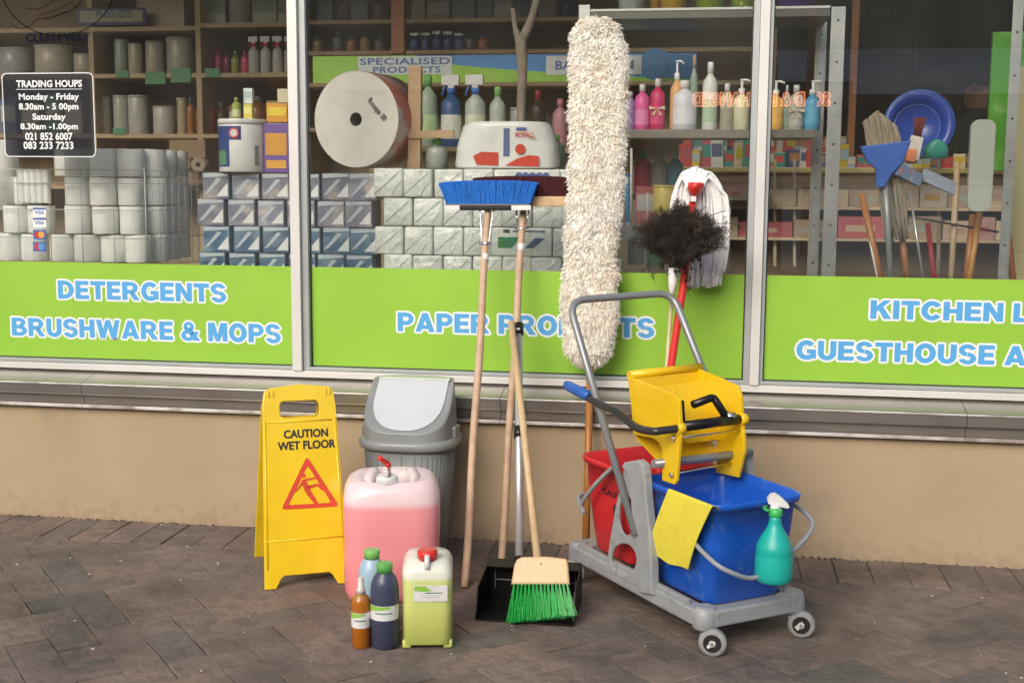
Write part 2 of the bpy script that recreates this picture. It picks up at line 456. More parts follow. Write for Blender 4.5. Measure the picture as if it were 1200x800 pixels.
def clip(poly, ymax):
    out = []
    for i in range(len(poly)):
        a = poly[i]; b = poly[(i+1) % len(poly)]
        if a[1] <= ymax: out.append(a)
        if (a[1] <= ymax) != (b[1] <= ymax):
            t = (ymax-a[1])/(b[1]-a[1]); out.append((a[0]+(b[0]-a[0])*t, ymax))
    return out
def paver_poly(mb, poly, rnd):
    c = (sum(p[0] for p in poly)/len(poly), sum(p[1] for p in poly)/len(poly))
    def ins(e): return [(p[0]+(c[0]-p[0])*e/max(1e-4, math.hypot(p[0]-c[0], p[1]-c[1]))*1.3, p[1]+(c[1]-p[1])*e/max(1e-4, math.hypot(p[0]-c[0], p[1]-c[1]))*1.3) for p in poly]
    poly[:] = [(p[0]+rnd.uniform(-.0016,.0016), p[1]+rnd.uniform(-.0016,.0016)) for p in poly]
    g_ = rnd.choice((.0006, .001, .001, .0022)); a = ins(g_); b = ins(g_+.0032)
    n = len(poly); h = rnd.uniform(-.0016, .0012); tx, ty = rnd.uniform(-.008,.008), rnd.uniform(-.008,.008)
    Z = lambda p, z: z + h + (p[0]-c[0])*tx + (p[1]-c[1])*ty + 0*len(p)
    vs = [(p[0], p[1], -.02) for p in a] + [(p[0], p[1], Z(p, -.0024)) for p in a] + [(p[0], p[1], Z(p, -.0008)) for p in b]
    fs = [(i, (i+1) % n, n+(i+1) % n, n+i) for i in range(n)] + [(n+i, n+(i+1) % n, 2*n+(i+1) % n, 2*n+i) for i in range(n)] + [tuple(range(2*n, 3*n))]
    mb.add(vs, fs)
rnd = random.Random(3)
PW = .112
polys = []
ca, sa = math.cos(math.radians(41)), math.sin(math.radians(41))
def rot(p): return (p[0]*ca-p[1]*sa+.03, p[0]*sa+p[1]*ca-.9)
for i in range(-60, 61):
    for j in range(-30, 31):
        for (x, y, w_, h_) in ((0,0,2,1),(3,0,1,2)):
            X = i+2*j+x; Y_ = i-2*j+y
            pl = [rot((a*PW, b*PW)) for a, b in ((X,Y_),(X+w_,Y_),(X+w_,Y_+h_),(X,Y_+h_))]
            cx = sum(p[0] for p in pl)/4; cyy = sum(p[1] for p in pl)/4
            if abs(cx-.2) > 3.2 or cyy < -4.4: continue
            pl = clip(pl, -.262)
            if len(pl) < 3: continue
            ar = abs(sum(pl[k][0]*pl[(k+1) % len(pl)][1]-pl[(k+1) % len(pl)][0]*pl[k][1] for k in range(len(pl))))/2
            if ar < .0008: continue
            polys.append(pl)
x = -3.0
while x < 3.3:
    polys.append([(x, -.255), (x+.112, -.255), (x+.112, -.005), (x, -.005)]); x += .1135
def score(pl):
    c = V(sum(p[0] for p in pl)/len(pl), sum(p[1] for p in pl)/len(pl), 0)
    v = c-CAM; z = v.dot(FW); px = 600+F*v.dot(RT)/z; py = 400-F*v.dot(UP)/z
    out = max(0, -px, px-1200) + max(0, py-800)
    return out
polys.sort(key=lambda p: (score(p) > 45, score(p) if score(p) > 45 else 0))
vis = [p for p in polys if score(p) <= 45]
for pl in polys[:min(300, len(vis)+40)]:
    mb = MB(); paver_poly(mb, pl, rnd); mb.build('paver', M_paver, pave)
mb = MB()
for pl in polys[min(300, len(vis)+40):]: paver_poly(mb, pl, rnd)
o = mb.build('paver_field', M_paver, pave); o['kind'] = 'stuff'
print('pavers visible', len(vis), len(polys))
# small litter on the paving
mb = MB(); r2 = random.Random(11)
for i in range(38):
    p = atz(r2.uniform(0, 1200), r2.uniform(612, 795)); 
    if p.y > -.03: continue
    s_ = r2.uniform(.0012, .0032) * (1.8 if r2.random() < .1 else 1)
    mb.cbox((p.x-s_, p.y-s_*.7, 0), (p.x+s_, p.y+s_*.7, .0025), .0005)
o = mb.build('litter', mat('paper_scrap', (.6,.58,.54), .8)); tag(o, 'tiny pale scraps of litter scattered over the brown paving', 'litter'); o['kind'] = 'stuff'
mb = MB()
for i in range(420):                                        # crumbly dirt line at the wall foot
    xx = r2.uniform(-2.6, 2.6); s_ = r2.uniform(.002, .006)
    mb.lathe([(s_, 0), (s_*.8, s_*.5), (s_*.2, s_*.8)], (xx, -.003-abs(r2.gauss(0, .008)), -.002), 5, smooth=False)
o = mb.build('dirt', mat('dirt', (.07,.055,.042), .95)); tag(o, 'dark crumbly dirt along the foot of the beige wall', 'dirt'); o['kind'] = 'stuff'
# ------------------------------------------------------------------ shopfront
shop = thing('shop_front', 'shop front with low beige plaster wall and three aluminium framed windows with green bands', 'shop front', (0, 0, 0))
mb = MB()
nx, nz_ = 120, 12
r3 = random.Random(5)
pts = []
for j in range(nz_+1):
    for i in range(nx+1):
        pts.append((-3.2+6.4*i/nx, r3.uniform(-.0015,.0015), -.05+.475*j/nz_))
fs = [(j*(nx+1)+i, j*(nx+1)+i+1, (j+1)*(nx+1)+i+1, (j+1)*(nx+1)+i) for j in range(nz_) for i in range(nx)]
mb.add(pts, fs, True); mb.box((-3.2, .004, -.05), (3.2, .13, .42))
mb.build('wall', M_plaster, shop)
# sill: sloped sheet, front drip edge, recess, lower lip; in lengths with joints
def sill_piece(x0, x1):
    mb = MB()
    prof = [(.132, .541), (-.024, .511), (-.03, .507), (-.031, .470), (-.026, .466), (-.010, .462), (-.010, .438), (-.020, .432), (-.026, .429), (-.027, .420), (.02, .418), (.132, .418)]
    n = len(prof)
    vs = [(x0, a, b) for a, b in prof] + [(x1, a, b) for a, b in prof]
    fs = [(i, (i+1) % n, n+(i+1) % n, n+i) for i in range(n)] + [tuple(range(n))[::-1], tuple(range(n, 2*n))]
    mb.add(vs, fs); return mb
for (x0, x1) in ((-3.2, -1.58), (-1.578, -.04), (-.038, 1.49), (1.492, 3.2)):
    s_ = sill_piece(x0, x1).build('sill', M_sill, shop)
    mb = MB(); mb.cbox((x0, -.0305, .420), (x1, -.0275, .431), .001); mb.build('drip_edge', M_silllip, s_)
    mb = MB(); mb.cbox((x0, -.0335, .5035), (x1, -.0312, .509), .001); mb.build('front_edge', M_silllip, s_)
# frame
FT = 2.55
mb = MB(); mb.cbox((-3.2, .084, .5385), (3.2, .135, .562), .002); mb.build('bottom_rail', M_alu, shop)
mb = MB(); mb.cbox((-3.2, .084, FT), (3.2, .135, FT+.06), .002); mb.build('top_rail', M_alu, shop)
mb = MB(); mb.box((-3.2, .0, FT+.062), (3.2, .13, 3.6)); mb.build('wall', M_plaster, shop)
mull = [(-2.41,-2.375,-2.35,False), (-.817,-.782,-.757,False), (.800,.831,.844,True), (2.42,2.455,2.48,True)]
for (a, b, c, dk) in mull:
    mb = MB(); mb.cbox((a, .076, .5635), (b, .135, FT-.001), .002)
    mb.build('mullion', M_alu, shop)
panes = [(-2.35, -.820), (-.757, .779), (.844, 2.42)]
WIN = []
Zb = .5635
for k, (a, b) in enumerate(panes):
    L_ = a-.025 if k == 0 else a; 
    mb = MB()
    lo = (-2.374, -.781, .832)[k]; hi = (-.8175, .7995, 2.4195)[k]
    mb.cbox((lo, .092, Zb), (hi, .134, .575), .0015)
    mb.cbox((lo, .092, .5755), (max(a, lo+.006), .134, FT-.001), .0015)
    mb.cbox((min(b, hi-.003), .092, .5755), (hi, .134, FT-.001), .0015)
    wn = mb.build('window', M_alud, shop)
    ga = max(a, lo+.006)
    gb = min(b, hi-.003)
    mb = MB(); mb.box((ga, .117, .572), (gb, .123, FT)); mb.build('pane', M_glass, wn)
    mb = MB(); mb.box((ga, .1145, .575), (gb, .117, .579)); mb.box((ga, .1145, .579), (ga+.004, .117, FT)); mb.box((gb-.004, .1145, .579), (gb, .117, FT)); mb.build('gasket', M_rubber, wn)
    WIN.append((wn, ga, gb))
GT = .935
for k, (wn, a, b) in enumerate(WIN):
    mb = MB(); aa = a+.005; bb = b-.005
    mb.box((aa, .1155, .5795), (bb, .1168, GT)); mb.build('green_band', M_green, wn)
# lettering: placed by its extent on the glass plane
YG = .1152
def sign_text(body, x0, x1, yt, yb, wn, nm='lettering', off=.0, out=.0068, m=None, mo=None, mirror=False, bold=.0052):
    xm = (x0+x1)/2
    A = at(x0, (yt+yb)/2, YG); B = at(x1, (yt+yb)/2, YG)
    zt = at(xm, yt, YG).z; zb = at(xm, yb, YG).z
    M = Matrix.Translation((A.x, YG, zb)) @ Matrix.Rotation(PI/2, 4, 'X')
    if out: return heavy_text(body, M, B.x-A.x, zt-zb, m or M_blue_l, nm, wn, rim=(out, mo or M_white_l))
    return fit_text(body, M, B.x-A.x, zt-zb, m or M_blue_l, nm, wn, off=off, outline=(out, mo or M_white_l) if out else None, mirror=mirror, bold=bold)
W0, W1, W2 = [q[0] for q in WIN]
sign_text('DETERGENTS', 68, 265, 330.5, 352, W0)
sign_text('BRUSHWARE & MOPS', 14, 329, 376, 397.5, W0)
sign_text('PAPER PRODUCTS', 466, 767, 369.5, 392, W1)
sign_text('KITCHEN L', 1020, 1206, 353.5, 375.5, W2)
sign_text('GUESTHOUSE A', 933, 1203, 402, 424.5, W2)
# trading hours panel, printed white on the glass
M_tb = mat('dark_window_film', (.018,.022,.030), .3, alpha=.6)
def rrect(w_, h_, r, n=6, x0=0, y0=0):
    out = []
    for (cx, cyy, a0) in ((w_-r, r, -PI/2), (w_-r, h_-r, 0), (r, h_-r, PI/2), (r, r, PI)):
        for i in range(n+1): a = a0+PI/2*i/n; out.append((x0+cx+math.cos(a)*r, y0+cyy+math.sin(a)*r))
    return out
A = at(6, 184, YG); B = at(109, 85, YG)
w_, h_ = B.x-A.x, B.z-A.z
M = Matrix.Translation((A.x, .1165, A.z)) @ Matrix.Rotation(PI/2, 4, 'X')
MB().prism(rrect(w_, h_, .02), M, .0006).build('hours_panel', M_tb, W0)
ring = plate(rrect(w_, h_, .02), [rrect(w_-.007, h_-.007, .017, x0=.0035, y0=.0035)], .0008, M @ Matrix.Translation((0,0,.0012)), .0001)
ring.build('hours_border', M_white_l, W0)
for body, x0, x1, yt, yb in (('TRADING HOUPS', 19, 96, 94, 102.5), ('Monday - Friday', 22, 92.5, 109.5, 119.5), ('8.30am - 5 00pm', 22, 92, 121, 131), ('Saturday', 38, 77, 133, 143), ('8.30am -1.00pm', 24, 91.5, 144.5, 154), ('021 852 6007', 29.5, 85, 155.5, 164.5), ('083 233 7233', 27.5, 86, 166, 175)):
    sign_text(body, x0, x1, yt, yb, W0, 'hours_text', off=.012, out=0, m=M_white_l, bold=.0007)
p0 = at(19, 105, YG); p1 = at(96, 105, YG); MB().box((p0.x, YG-.0004, p0.z-.001), (p1.x, YG, p0.z+.001)).build('hours_rule', M_white_l, W0)
# payment stickers
for i, (yy, kind) in enumerate(((249, 'v'), (261, 'v'), (275, 'm'), (289, 'r'))):
    a = at(39, yy+5.5, YG); b = at(53.5, yy-5.5, YG)
    bl = mat('sticker_blue', (.06,.14,.42), .4)
    st = MB().box((a.x, YG+.0006, a.z), (b.x, YG+.0012, b.z)).build('sticker', M_white_l if kind == 'v' else bl, W0)
    w_, h_ = b.x-a.x, b.z-a.z
    M = Matrix.Translation((a.x, YG, a.z)) @ Matrix.Rotation(PI/2, 4, 'X')
    if kind == 'v':
        fit_text('VISA', M @ Matrix.Translation((w_*.12, h_*.32, 0)), w_*.76, h_*.36, bl, 'sticker_text', W0, off=.03)
        MB().box((a.x, YG, b.z-h_*.2), (b.x, YG+.0005, b.z)).build('sticker_stripe', bl, W0)
    else:
        for j, cc in enumerate(((.6,.03,.03), (.75,.35,.05) if kind == 'm' else (.1,.3,.6))):
            MB().lathe([(h_*.36, 0), (h_*.36, .0004)], (0,0,0), 20, M @ Matrix.Translation((w_*(.36+.28*j), h_*.5, .0003*j))).build('sticker_disc', plain(cc), W0)
# faint line drawing of a hand in a circle and the name under it
M_ink = mat('dark_print', (.006,.007,.006), .9, spec=0)
def stroke(mb, pts, r):
    P = [at(x_, y_, .114) for x_, y_ in pts]; mb.tube(smooth_path(P, 5), r, 4)
mb = MB()
stroke(mb, [(68+68*math.cos(t_), -22+64*math.sin(t_)) for t_ in [PI*k/14 for k in range(15)]], .0016)
stroke(mb, [(12,28),(24,34),(36,30),(45,22),(58,22),(72,16),(84,12),(92,4),(99,-3)], .0011)
stroke(mb, [(30,10),(36,10),(44,11),(56,5),(66,-2)], .0011)
stroke(mb, [(45,18),(60,14),(74,8),(86,2)], .0009)
stroke(mb, [(50,22),(66,18),(80,14),(96,4)], .0009)
mb.build('hand_drawing', M_ink, W0)
sign_text('CLEAN WAY', 30, 106, 39, 49, W0, 'shop_name', off=.01, out=0, bold=0, m=mat('dark_blue_print', (.008,.012,.03), .9, spec=0))

# ------------------------------------------------------------------ shop interior shell
M_int = mat('interior_wall_paint', (.13,.11,.08), .9, var=(2, (.09,.08,.06), .4, .7))
struct('shop_floor', MB().box((-4.5, .14, .0), (4.5, 7.2, .12)), mat('shop_floor_tile', (.50,.46,.40), .5))
struct('shop_ceiling', MB().box((-4.5, .14, 2.75), (4.5, 7.2, 2.85)), mat('ceiling_board', (.80,.79,.75), .9))
struct('back_wall', MB().box((-4.5, 6.6, .12), (4.5, 6.7, 2.75)), M_int)
struct('side_wall', MB().box((-4.6, .14, .12), (-4.5, 6.7, 2.75)), M_int)
struct('side_wall', MB().box((4.5, .14, .12), (4.6, 6.7, 2.75)), M_int)
struct('shop_roof', MB().box((-4.6, .14, 2.86), (4.6, 6.8, 3.6)), M_plaster)
# ------------------------------------------------------------------ the other side of the street (seen as reflections)
fac = thing('opposite_building', 'pale building across the street with dark doorways, seen only as a reflection', 'building', (0, -15, 0))
mb = MB()
xs = [-22, -17, -15, -11, -9.5, -6, -3.8, -1, 1.2, 4.2, 6.0, 9, 11, 14, 16, 22]
for i in range(0, len(xs)-1, 2): mb.box((xs[i], -15.3, 0), (xs[i+1], -15, 5.2))
for i in range(1, len(xs)-1, 2): mb.box((xs[i], -15.3, 3.0), (xs[i+1], -15, 5.2))
mb.build('wall', mat('ochre_render', (.26,.22,.15), .9, var=(.6, (.16,.14,.10), .45, .7)), fac)
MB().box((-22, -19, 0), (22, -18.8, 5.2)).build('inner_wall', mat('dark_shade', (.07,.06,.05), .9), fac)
MB().box((-22.2, -19, 5.2), (22.2, -14.2, 5.4)).build('roof', mat('roof_sheet', (.25,.12,.08), .7), fac)
for k, (x0_, x1_) in enumerate(((-16,-9.0),(-7.6,-4.4),(-3.6,.9),(1.6,4.6),(5.4,8.7),(9.8,16))):
    t = thing('boundary_wall', 'low cream wall across the street, %s section from the left, seen only as a reflection' % ORD[k], 'wall', (x0_, -13.4, 0), 'low walls across the street')
    MB().cbox((x0_, -13.5, 0), (x1_, -13.3, 1.10+.12*(k % 2)), .02).build('masonry', plain((.86,.82,.70), .8), t)
    MB().cbox((x0_-.04, -13.55, 1.101+.12*(k % 2)), (x1_+.04, -13.25, 1.18+.12*(k % 2)), .02).build('coping', plain((.45,.30,.2), .8), t)
for k, (x0_, x1_, z0_, cc) in enumerate(((-16.5,-11.5,2.7,(.80,.76,.62)), (-6,-1.2,2.8,(.70,.30,.12)), (1.5,5.9,2.7,(.85,.83,.75)), (9.3,15.5,2.8,(.75,.66,.40)))):
    t = thing('awning', '%s awning from the left across the street, seen only as a reflection' % ORD[k], 'awning', (x0_, -14.95, z0_), 'awnings across the street')
    MB().add([(x0_,-14.98,z0_+.5),(x1_,-14.98,z0_+.5),(x1_,-13.6,z0_),(x0_,-13.6,z0_),(x0_,-14.98,z0_+.46),(x1_,-14.98,z0_+.46),(x1_,-13.6,z0_-.25),(x0_,-13.6,z0_-.25)], [(0,1,2,3),(4,7,6,5),(3,2,6,7),(0,3,7,4),(1,5,6,2),(0,4,5,1)]).build('canvas', plain(cc, .8), t)
def reflected(x, y, Yv):          # a real point whose mirror image in the glass stands at that place
    p = at(x, y, Yv); return V(p.x, .24-p.y, p.z)
M_neon = mat('orange_sign_tube', (.9,.3,.1), .5, emit=(1.0, .33, .12, 3.2))
M_neonw = mat('lit_sign_face', (.9,.6,.4), .5, emit=(1.0, .75, .6, .35))
Yv = 13.5
sg = thing('hanging_sign', 'orange outlined second-hand shop sign across the street, seen mirrored in the glass', 'sign', reflected(890, 118, Yv))
A = reflected(972, 124, Yv); B = reflected(812, 124, Yv); T = reflected(890, 109, Yv)
M = Matrix.Translation((A.x, A.y, A.z)) @ Matrix.Rotation(PI/2, 4, 'X') @ Matrix.Rotation(PI, 4, 'Y')
# text reads correctly from the shop side of the street, i.e. looking along -Y
M = frame((A.x, A.y+.02, A.z), (-1, 0, 0), (0, 0, 1))
vs, fs = text_geo('SOLD & EXCHANGED', .02)
x0 = min(v.x for v in vs); x1 = max(v.x for v in vs); y0 = min(v.y for v in vs); y1 = max(v.y for v in vs)
wT = A.x-B.x; hT = T.z-A.z
for e, m_, z_, nm in ((.015, M_neon, 0, 'letter_rim'), (.0, M_neonw, .01, 'letter_face')):
    mb = MB()
    for k in range(12 if e else 1):
        a = 2*PI*k/12
        mb.add([((v.x-x0)/(x1-x0)*wT+math.cos(a)*e, (v.y-y0)/(y1-y0)*hT+math.sin(a)*e, z_+k*1e-4) for v in vs], fs, False, M)
    mb.build(nm, m_, sg)
MB().box((B.x-.3, A.y-.1, A.z-.15), (A.x+.3, A.y-.02, T.z+.15)).build('sign_board', mat('sign_board_dark', (.03,.03,.03), .6), sg)
for k, xx in enumerate((-9.2, -5.2, 1.9, 5.6, 9.9)):
    t = thing('veranda_post', 'orange painted veranda post across the street, %s from the left' % ORD[k], 'post', (xx, -12.9, 0), 'veranda posts across the street')
    MB().box((-.07, -.07, .0), (.07, .07, 4.4)).build('shaft', plain((.50,.20,.07), .6), t, off=(0,0,0))
    MB().cbox((-.12, -.12, .0), (.12, .12, .25), .01).build('base', plain((.3,.28,.26), .8), t, off=(0,0,0))
# ------------------------------------------------------------------ things inside the windows
M_wood = mat('pale_wood', (.50,.34,.20), .6, var=(12, (.42,.27,.15), .4, .7))
M_woodd = mat('shelf_wood', (.46,.35,.20), .6, var=(6, (.38,.28,.15), .4, .7))
M_wrap = mat('cellophane_wrapped_paper', (.76,.80,.76), .14, spec=.7, var=(16, (.66,.71,.67), .4, .7), bump=(26, .9, .012), objvar=.07)
M_paper = mat('white_tissue_paper', (.91,.92,.89), .7, var=(30, (.86,.87,.84), .4, .7), bump=(70, .3, .004), objvar=.06)
M_slate = mat('slate_blue_print', (.06,.13,.21), .3, objvar=.25, var=(14, (.20,.28,.36), .45, .65))
M_slate2 = mat('reflection_tinted_print', (.20,.20,.27), .3, objvar=.25, var=(14, (.50,.45,.42), .45, .65))  # upper cartons: a reflection's tint painted into the print colour
M_cartw = mat('white_carton', (.82,.84,.83), .35)
def platform(x0, x1, yb, Y0, Y1, name, label, z=None, m=None):
    a = at(x0, yb, Y0); b = at(x1, yb, Y0); z = z or a.z
    t = thing(name, label, 'shelf', (a.x, Y0, z-.02))
    MB().cbox((a.x, Y0, z-.02), (b.x, Y1, z), .002).build('board', m or M_woodd, t)
    return t, z
def leg(t, x, y, z0, z1, w_=.03, m=None, name='upright', d=None):
    return MB().cbox((x-w_/2, y, z0), (x+w_/2, y+(d or w_), z1), .002).build(name, m or M_woodd, t)

def product(kind, x, yb, w_, h_, Y, c, label, cat, c2=(.7,.7,.7), c3=None, name=None, group=None, z=None):
    s_ = ppm(Y); p = at(x, yb, Y)
    lift = lambda q: tuple(min(.86, v*1.2+.005) for v in q)
    c = lift(c); c2 = lift(c2) if c2 else None; c3 = lift(c3) if c3 else None
    if z is not None: p.z = z
    W_ = w_/s_; H = h_/s_; r = W_/2
    t = thing(name or cat.replace(' ', '_'), label, cat, p, group)
    body = plain(c, .3); cp = plain(c2 or c, .35)
    P = (p.x, p.y, p.z)
    if kind == 'can':
        MB().lathe([(r*.96, 0), (r, H*.02), (r, H*.93), (r*.97, H*.95)], P, 24).build('body', body, t)
        MB().lathe([(r*1.03, H*.94), (r*1.03, H*.99), (r*.97, H)], P, 24).build('lid', cp, t)
        if c3: MB().lathe([(r*1.006, H*.22), (r*1.006, H*.75)], P, 24, capb=False, capt=False).build('label_print', plain(c3, .4), t)
    elif kind == 'pot':
        MB().lathe([(r*.72, 0), (r*.98, H*.85), (r*1.05, H*.86), (r*1.05, H), (r*.96, H), (r*.9, H*.9)], P, 24).build('body', body, t)
    elif kind == 'box':
        d = W_*.6
        b = MB().cbox((p.x-r, p.y-d/2, p.z), (p.x+r, p.y+d/2, p.z+H), .0015).build('carton', body, t)
        if c2: MB().box((p.x-r*.86, p.y-d/2-.0012, p.z+H*.35), (p.x+r*.86, p.y-d/2-.0002, p.z+H*.8)).build('print', cp, t)
        if c3: MB().box((p.x-r*.8, p.y-d/2-.0012, p.z+H*.08), (p.x+r*.8, p.y-d/2-.0002, p.z+H*.25)).build('print', plain(c3, .4), t)
    else:
        hb = {'bottle': .84, 'pump': .70, 'spray': .74}[kind]
        MB().lathe([(r*.9, 0), (r, H*.03), (r, H*hb*.78), (r*.93, H*hb*.85), (r*.62, H*hb*.92), (r*.38, H*hb*.965), (r*.34, H*hb)], P, 20).build('body', body, t)
        if c3: MB().lathe([(r*1.012, H*.12), (r*1.012, H*.45)], P, 20, capb=False, capt=False).build('label_print', plain(c3, .4), t)
        if kind == 'bottle': MB().lathe([(r*.42, H*hb), (r*.42, H*.97), (r*.34, H)], P, 16).build('cap', cp, t)
        elif kind == 'pump':
            mb = MB().lathe([(r*.42, H*hb), (r*.42, H*.80), (r*.16, H*.81), (r*.16, H*.94)], P, 14)
            mb.tube([V(p.x-r*.2, p.y, p.z+H*.96), V(p.x+r*.5, p.y-.003, p.z+H*.97), V(p.x+r*1.1, p.y-.006, p.z+H*.93)], r*.15, 8)
            mb.build('pump_head', cp, t)
        else:
            mb = MB().lathe([(r*.42, H*hb), (r*.42, H*.82)], P, 14)
            mb.build('collar', cp, t)
            mb = MB().cbox((p.x-r*.95, p.y-r*.3, p.z+H*.86), (p.x+r*.8, p.y+r*.3, p.z+H), .003)
            mb.cbox((p.x-r*.3, p.y-r*.28, p.z+H*.82), (p.x+r*.3, p.y+r*.28, p.z+H*.9), .003)
            mb.build('spray_head', plain((.75,.77,.78), .35), t)
            MB().tube([V(p.x-r*.55, p.y, p.z+H*.88), V(p.x-r*.8, p.y, p.z+H*.80), V(p.x-r*.95, p.y, p.z+H*.72)], r*.12, 6).build('trigger', cp, t)
    return t

# --- display bed right behind the glass
bed = thing('display_bed', 'long low display bed behind the green window bands', 'shelf', (-2.9, .16, .55))
MB().cbox((-3.1, .16, .55), (3.1, .95, .60), .004).build('bed_top', M_woodd, bed)
MB().box((-3.1, .20, .12), (3.1, .90, .549)).build('bed_front', M_woodd, bed)

# --- toilet rolls in a wire basket (left window)
def roll_proto(r, h):
    t = thing('toilet_roll', '', 'toilet roll', (0,0,0), 'white toilet rolls in the wire basket')
    MB().lathe([(r*.97, 0), (r, .003), (r, h-.003), (r*.97, h)], (0,0,0), 30, capt=False, wob=.018).build('paper', M_paper, t, off=(0,0,0))
    MB().lathe([(r*.97, h), (r*.40, h-.001), (r*.38, h-.02)], (0,0,0), 26, capb=False).build('core', plain((.45,.42,.36), .8), t, off=(0,0,0))
    return t
RH = 35.0/ppm(.36)
rp = roll_proto(16.3/ppm(.36), RH*.985)
rows = [  # base y, [centres], depth
 (306.5, [15, 43, 74, 104, 134, 163], .36), (279, [21, 51, 66+26, 125, 156], .345), (246, [3, 60-26, 92, 123, 155], .36), (213, [92, 123, 154], .355)]
used = False; rn = random.Random(4)
def place_roll(p, lab):
    global used
    if not used: rp.location = p; rp['label'] = lab; used = True
    else: dup(rp, p, lab, rotz=rn.uniform(0, 6.28)).scale = (rn.uniform(.97,1.02), rn.uniform(.97,1.02), rn.uniform(.97,1.0))
RN = ['bottom', 'second', 'third', 'top']
zr = at(100, 306, .36).z
for ri, (yb, xs_, Y) in enumerate(rows):
    for ci, xx in enumerate(xs_):
        p = at(xx, yb, Y); p.z = zr+RH*ri; p.y += rn.uniform(-.008, .008)
        place_roll(p, 'white toilet roll, %s from left in the %s row of the wire basket' % (ORD[ci], RN[ri]))
# rolls along the side of the basket, receding into the shop
for ri in range(4):
    for ci in range(3):
        p = at(183+ci*13, 300, .45+.12*ci); p.z = zr+RH*ri
        place_roll(p, 'white toilet roll at the right side of the basket, %s going back, %s row' % (ORD[ci], RN[ri]))
for ci, xx in enumerate((84, 112, 142, 172)):
    p = at(xx, 300, .50); p.z = zr+RH*3.02
    place_roll(p, 'white toilet roll behind the top row of the basket, %s from the left' % ORD[ci])
pk = thing('roll_pack', 'small pack of white rolls behind the wires above the card stickers', 'roll pack', at(41, 238, .30))
s_ = ppm(.30); c0 = at(41, 238, .30)
mb = MB()
for i in range(5):
    mb.lathe([(4.2/s_, 0), (4.4/s_, .004), (4.4/s_, 41/s_), (4/s_, 42/s_)], (c0.x+(-17+8.6*i)/s_, c0.y, c0.z), 12)
mb.build('paper', M_paper, pk)
tl = thing('paper_roll', 'tall white paper roll at the far left edge of the window', 'paper roll', at(8, 246, .36))
c0 = at(8, 246, .36); MB().lathe([(17/s_, 0), (17/s_, 86/s_), (16/s_, 88/s_)], c0, 26).build('paper', M_paper, tl)
bk = thing('wire_basket', 'white wire basket holding stacked toilet rolls in the left window', 'wire basket', at(100, 306, .28))
mb = MB(); M_wire = plain((.55,.57,.54), .4)
z0 = zr-.01; zt = at(100, 199, .28).z
xl = at(-60, 250, .28).x; xr = at(171, 250, .28).x; 
for zz in (z0, at(100, 279, .28).z, at(100, 246, .28).z, at(100, 215, .28).z, zt): mb.tube([V(xl, .28, zz), V(xr, .28, zz)], .0018, 5); mb.tube([V(xr, .28, zz), V(xr+.09, .85, zz)], .0018, 5)
mb.build('horizontal_wire', M_wire, bk)
mb = MB()
for k in range(26):
    xx = xl+(xr-xl)*k/25
    if k % 4 == 1 or k == 25: mb.tube([V(xx, .279, z0), V(xx, .279, zt)], .0016, 5)
for k in range(1, 14):
    mb.tube([V(xr+.09*k/13, .28+.57*k/13, z0), V(xr+.09*k/13, .28+.57*k/13, zt)], .0014, 5)
mb.tube([V(xr, .279, z0), V(xr, .279, zt+.01)], .003, 6)
mb.build('vertical_wire', M_wire, bk)

# --- patterned tissue cartons, left and middle windows
S = ppm(.42); cw = 34.6/S; chh = 32.4/S
def carton_proto(mm, lab):
    t = thing('tissue_carton', '', 'tissue carton', (0,0,0), 'blue and white tissue cartons behind the glass')
    MB().cbox((-cw*.49, 0, 0), (cw*.49, .11, chh*.985), .0025).build('carton', mm, t, off=(0,0,0))
    M = Matrix.Rotation(PI/2, 4, 'X')
    MB().prism([(cw*.02, chh*.10), (cw*.45, chh*.10), (cw*.45, chh*.62)], M @ Matrix.Translation((0,0,.0004)), .0008).build('white_triangle', M_cartw, t, off=(0,0,0))
    mb = MB()
    mb.prism([(-cw*.46, chh*.80), (cw*.46, chh*.86), (cw*.46, chh*.95), (-cw*.46, chh*.95)], M @ Matrix.Translation((0,0,.0004)), .0008)
    mb.prism([(-cw*.46, chh*.15), (-cw*.30, chh*.20), (cw*.20, chh*.74), (cw*.05, chh*.78)], M @ Matrix.Translation((0,0,.0005)), .0006)
    mb.build('pale_streak', plain((.55,.62,.66), .35), t, off=(0,0,0))
    return t
pa = carton_proto(M_slate, ''); pb = carton_proto(M_slate2, '')
ua = ub = False
zc = at(300, 316, .42).z - chh*.35
for row in range(4):
    for cidx, xx in enumerate((248, 283, 318, 353, 388, 420)):
        z_ = zc + chh*row
        if xx in (353,) : nm = 'the column behind the left mullion'
        p = at(xx + (6 if row % 2 else 0), 280, .42); p.z = z_; p.y += rn.uniform(-.006, .006)
        side = 'left window, %s column' % ORD[cidx] if xx < 345 else 'middle window by the mullion, %s column' % ORD[cidx-3]
        lab = ('dark blue' if row < 2 else 'reflection-tinted blue')+' and white tissue carton, '+side+', '+('lowest','second','third','top')[row]+' row'
        if row < 2:
            if not ua: pa.location = p; pa['label'] = lab; ua = True
            else: dup(pa, p, lab, rotz=rn.uniform(-.05,.05)).scale = (1, 1, rn.uniform(.955,1))
        else:
            if not ub: pb.location = p; pb['label'] = lab; ub = True
            else: dup(pb, p, lab, rotz=rn.uniform(-.06,.06)).scale = (1, 1, rn.uniform(.955,1))
ztop = zc+chh*4
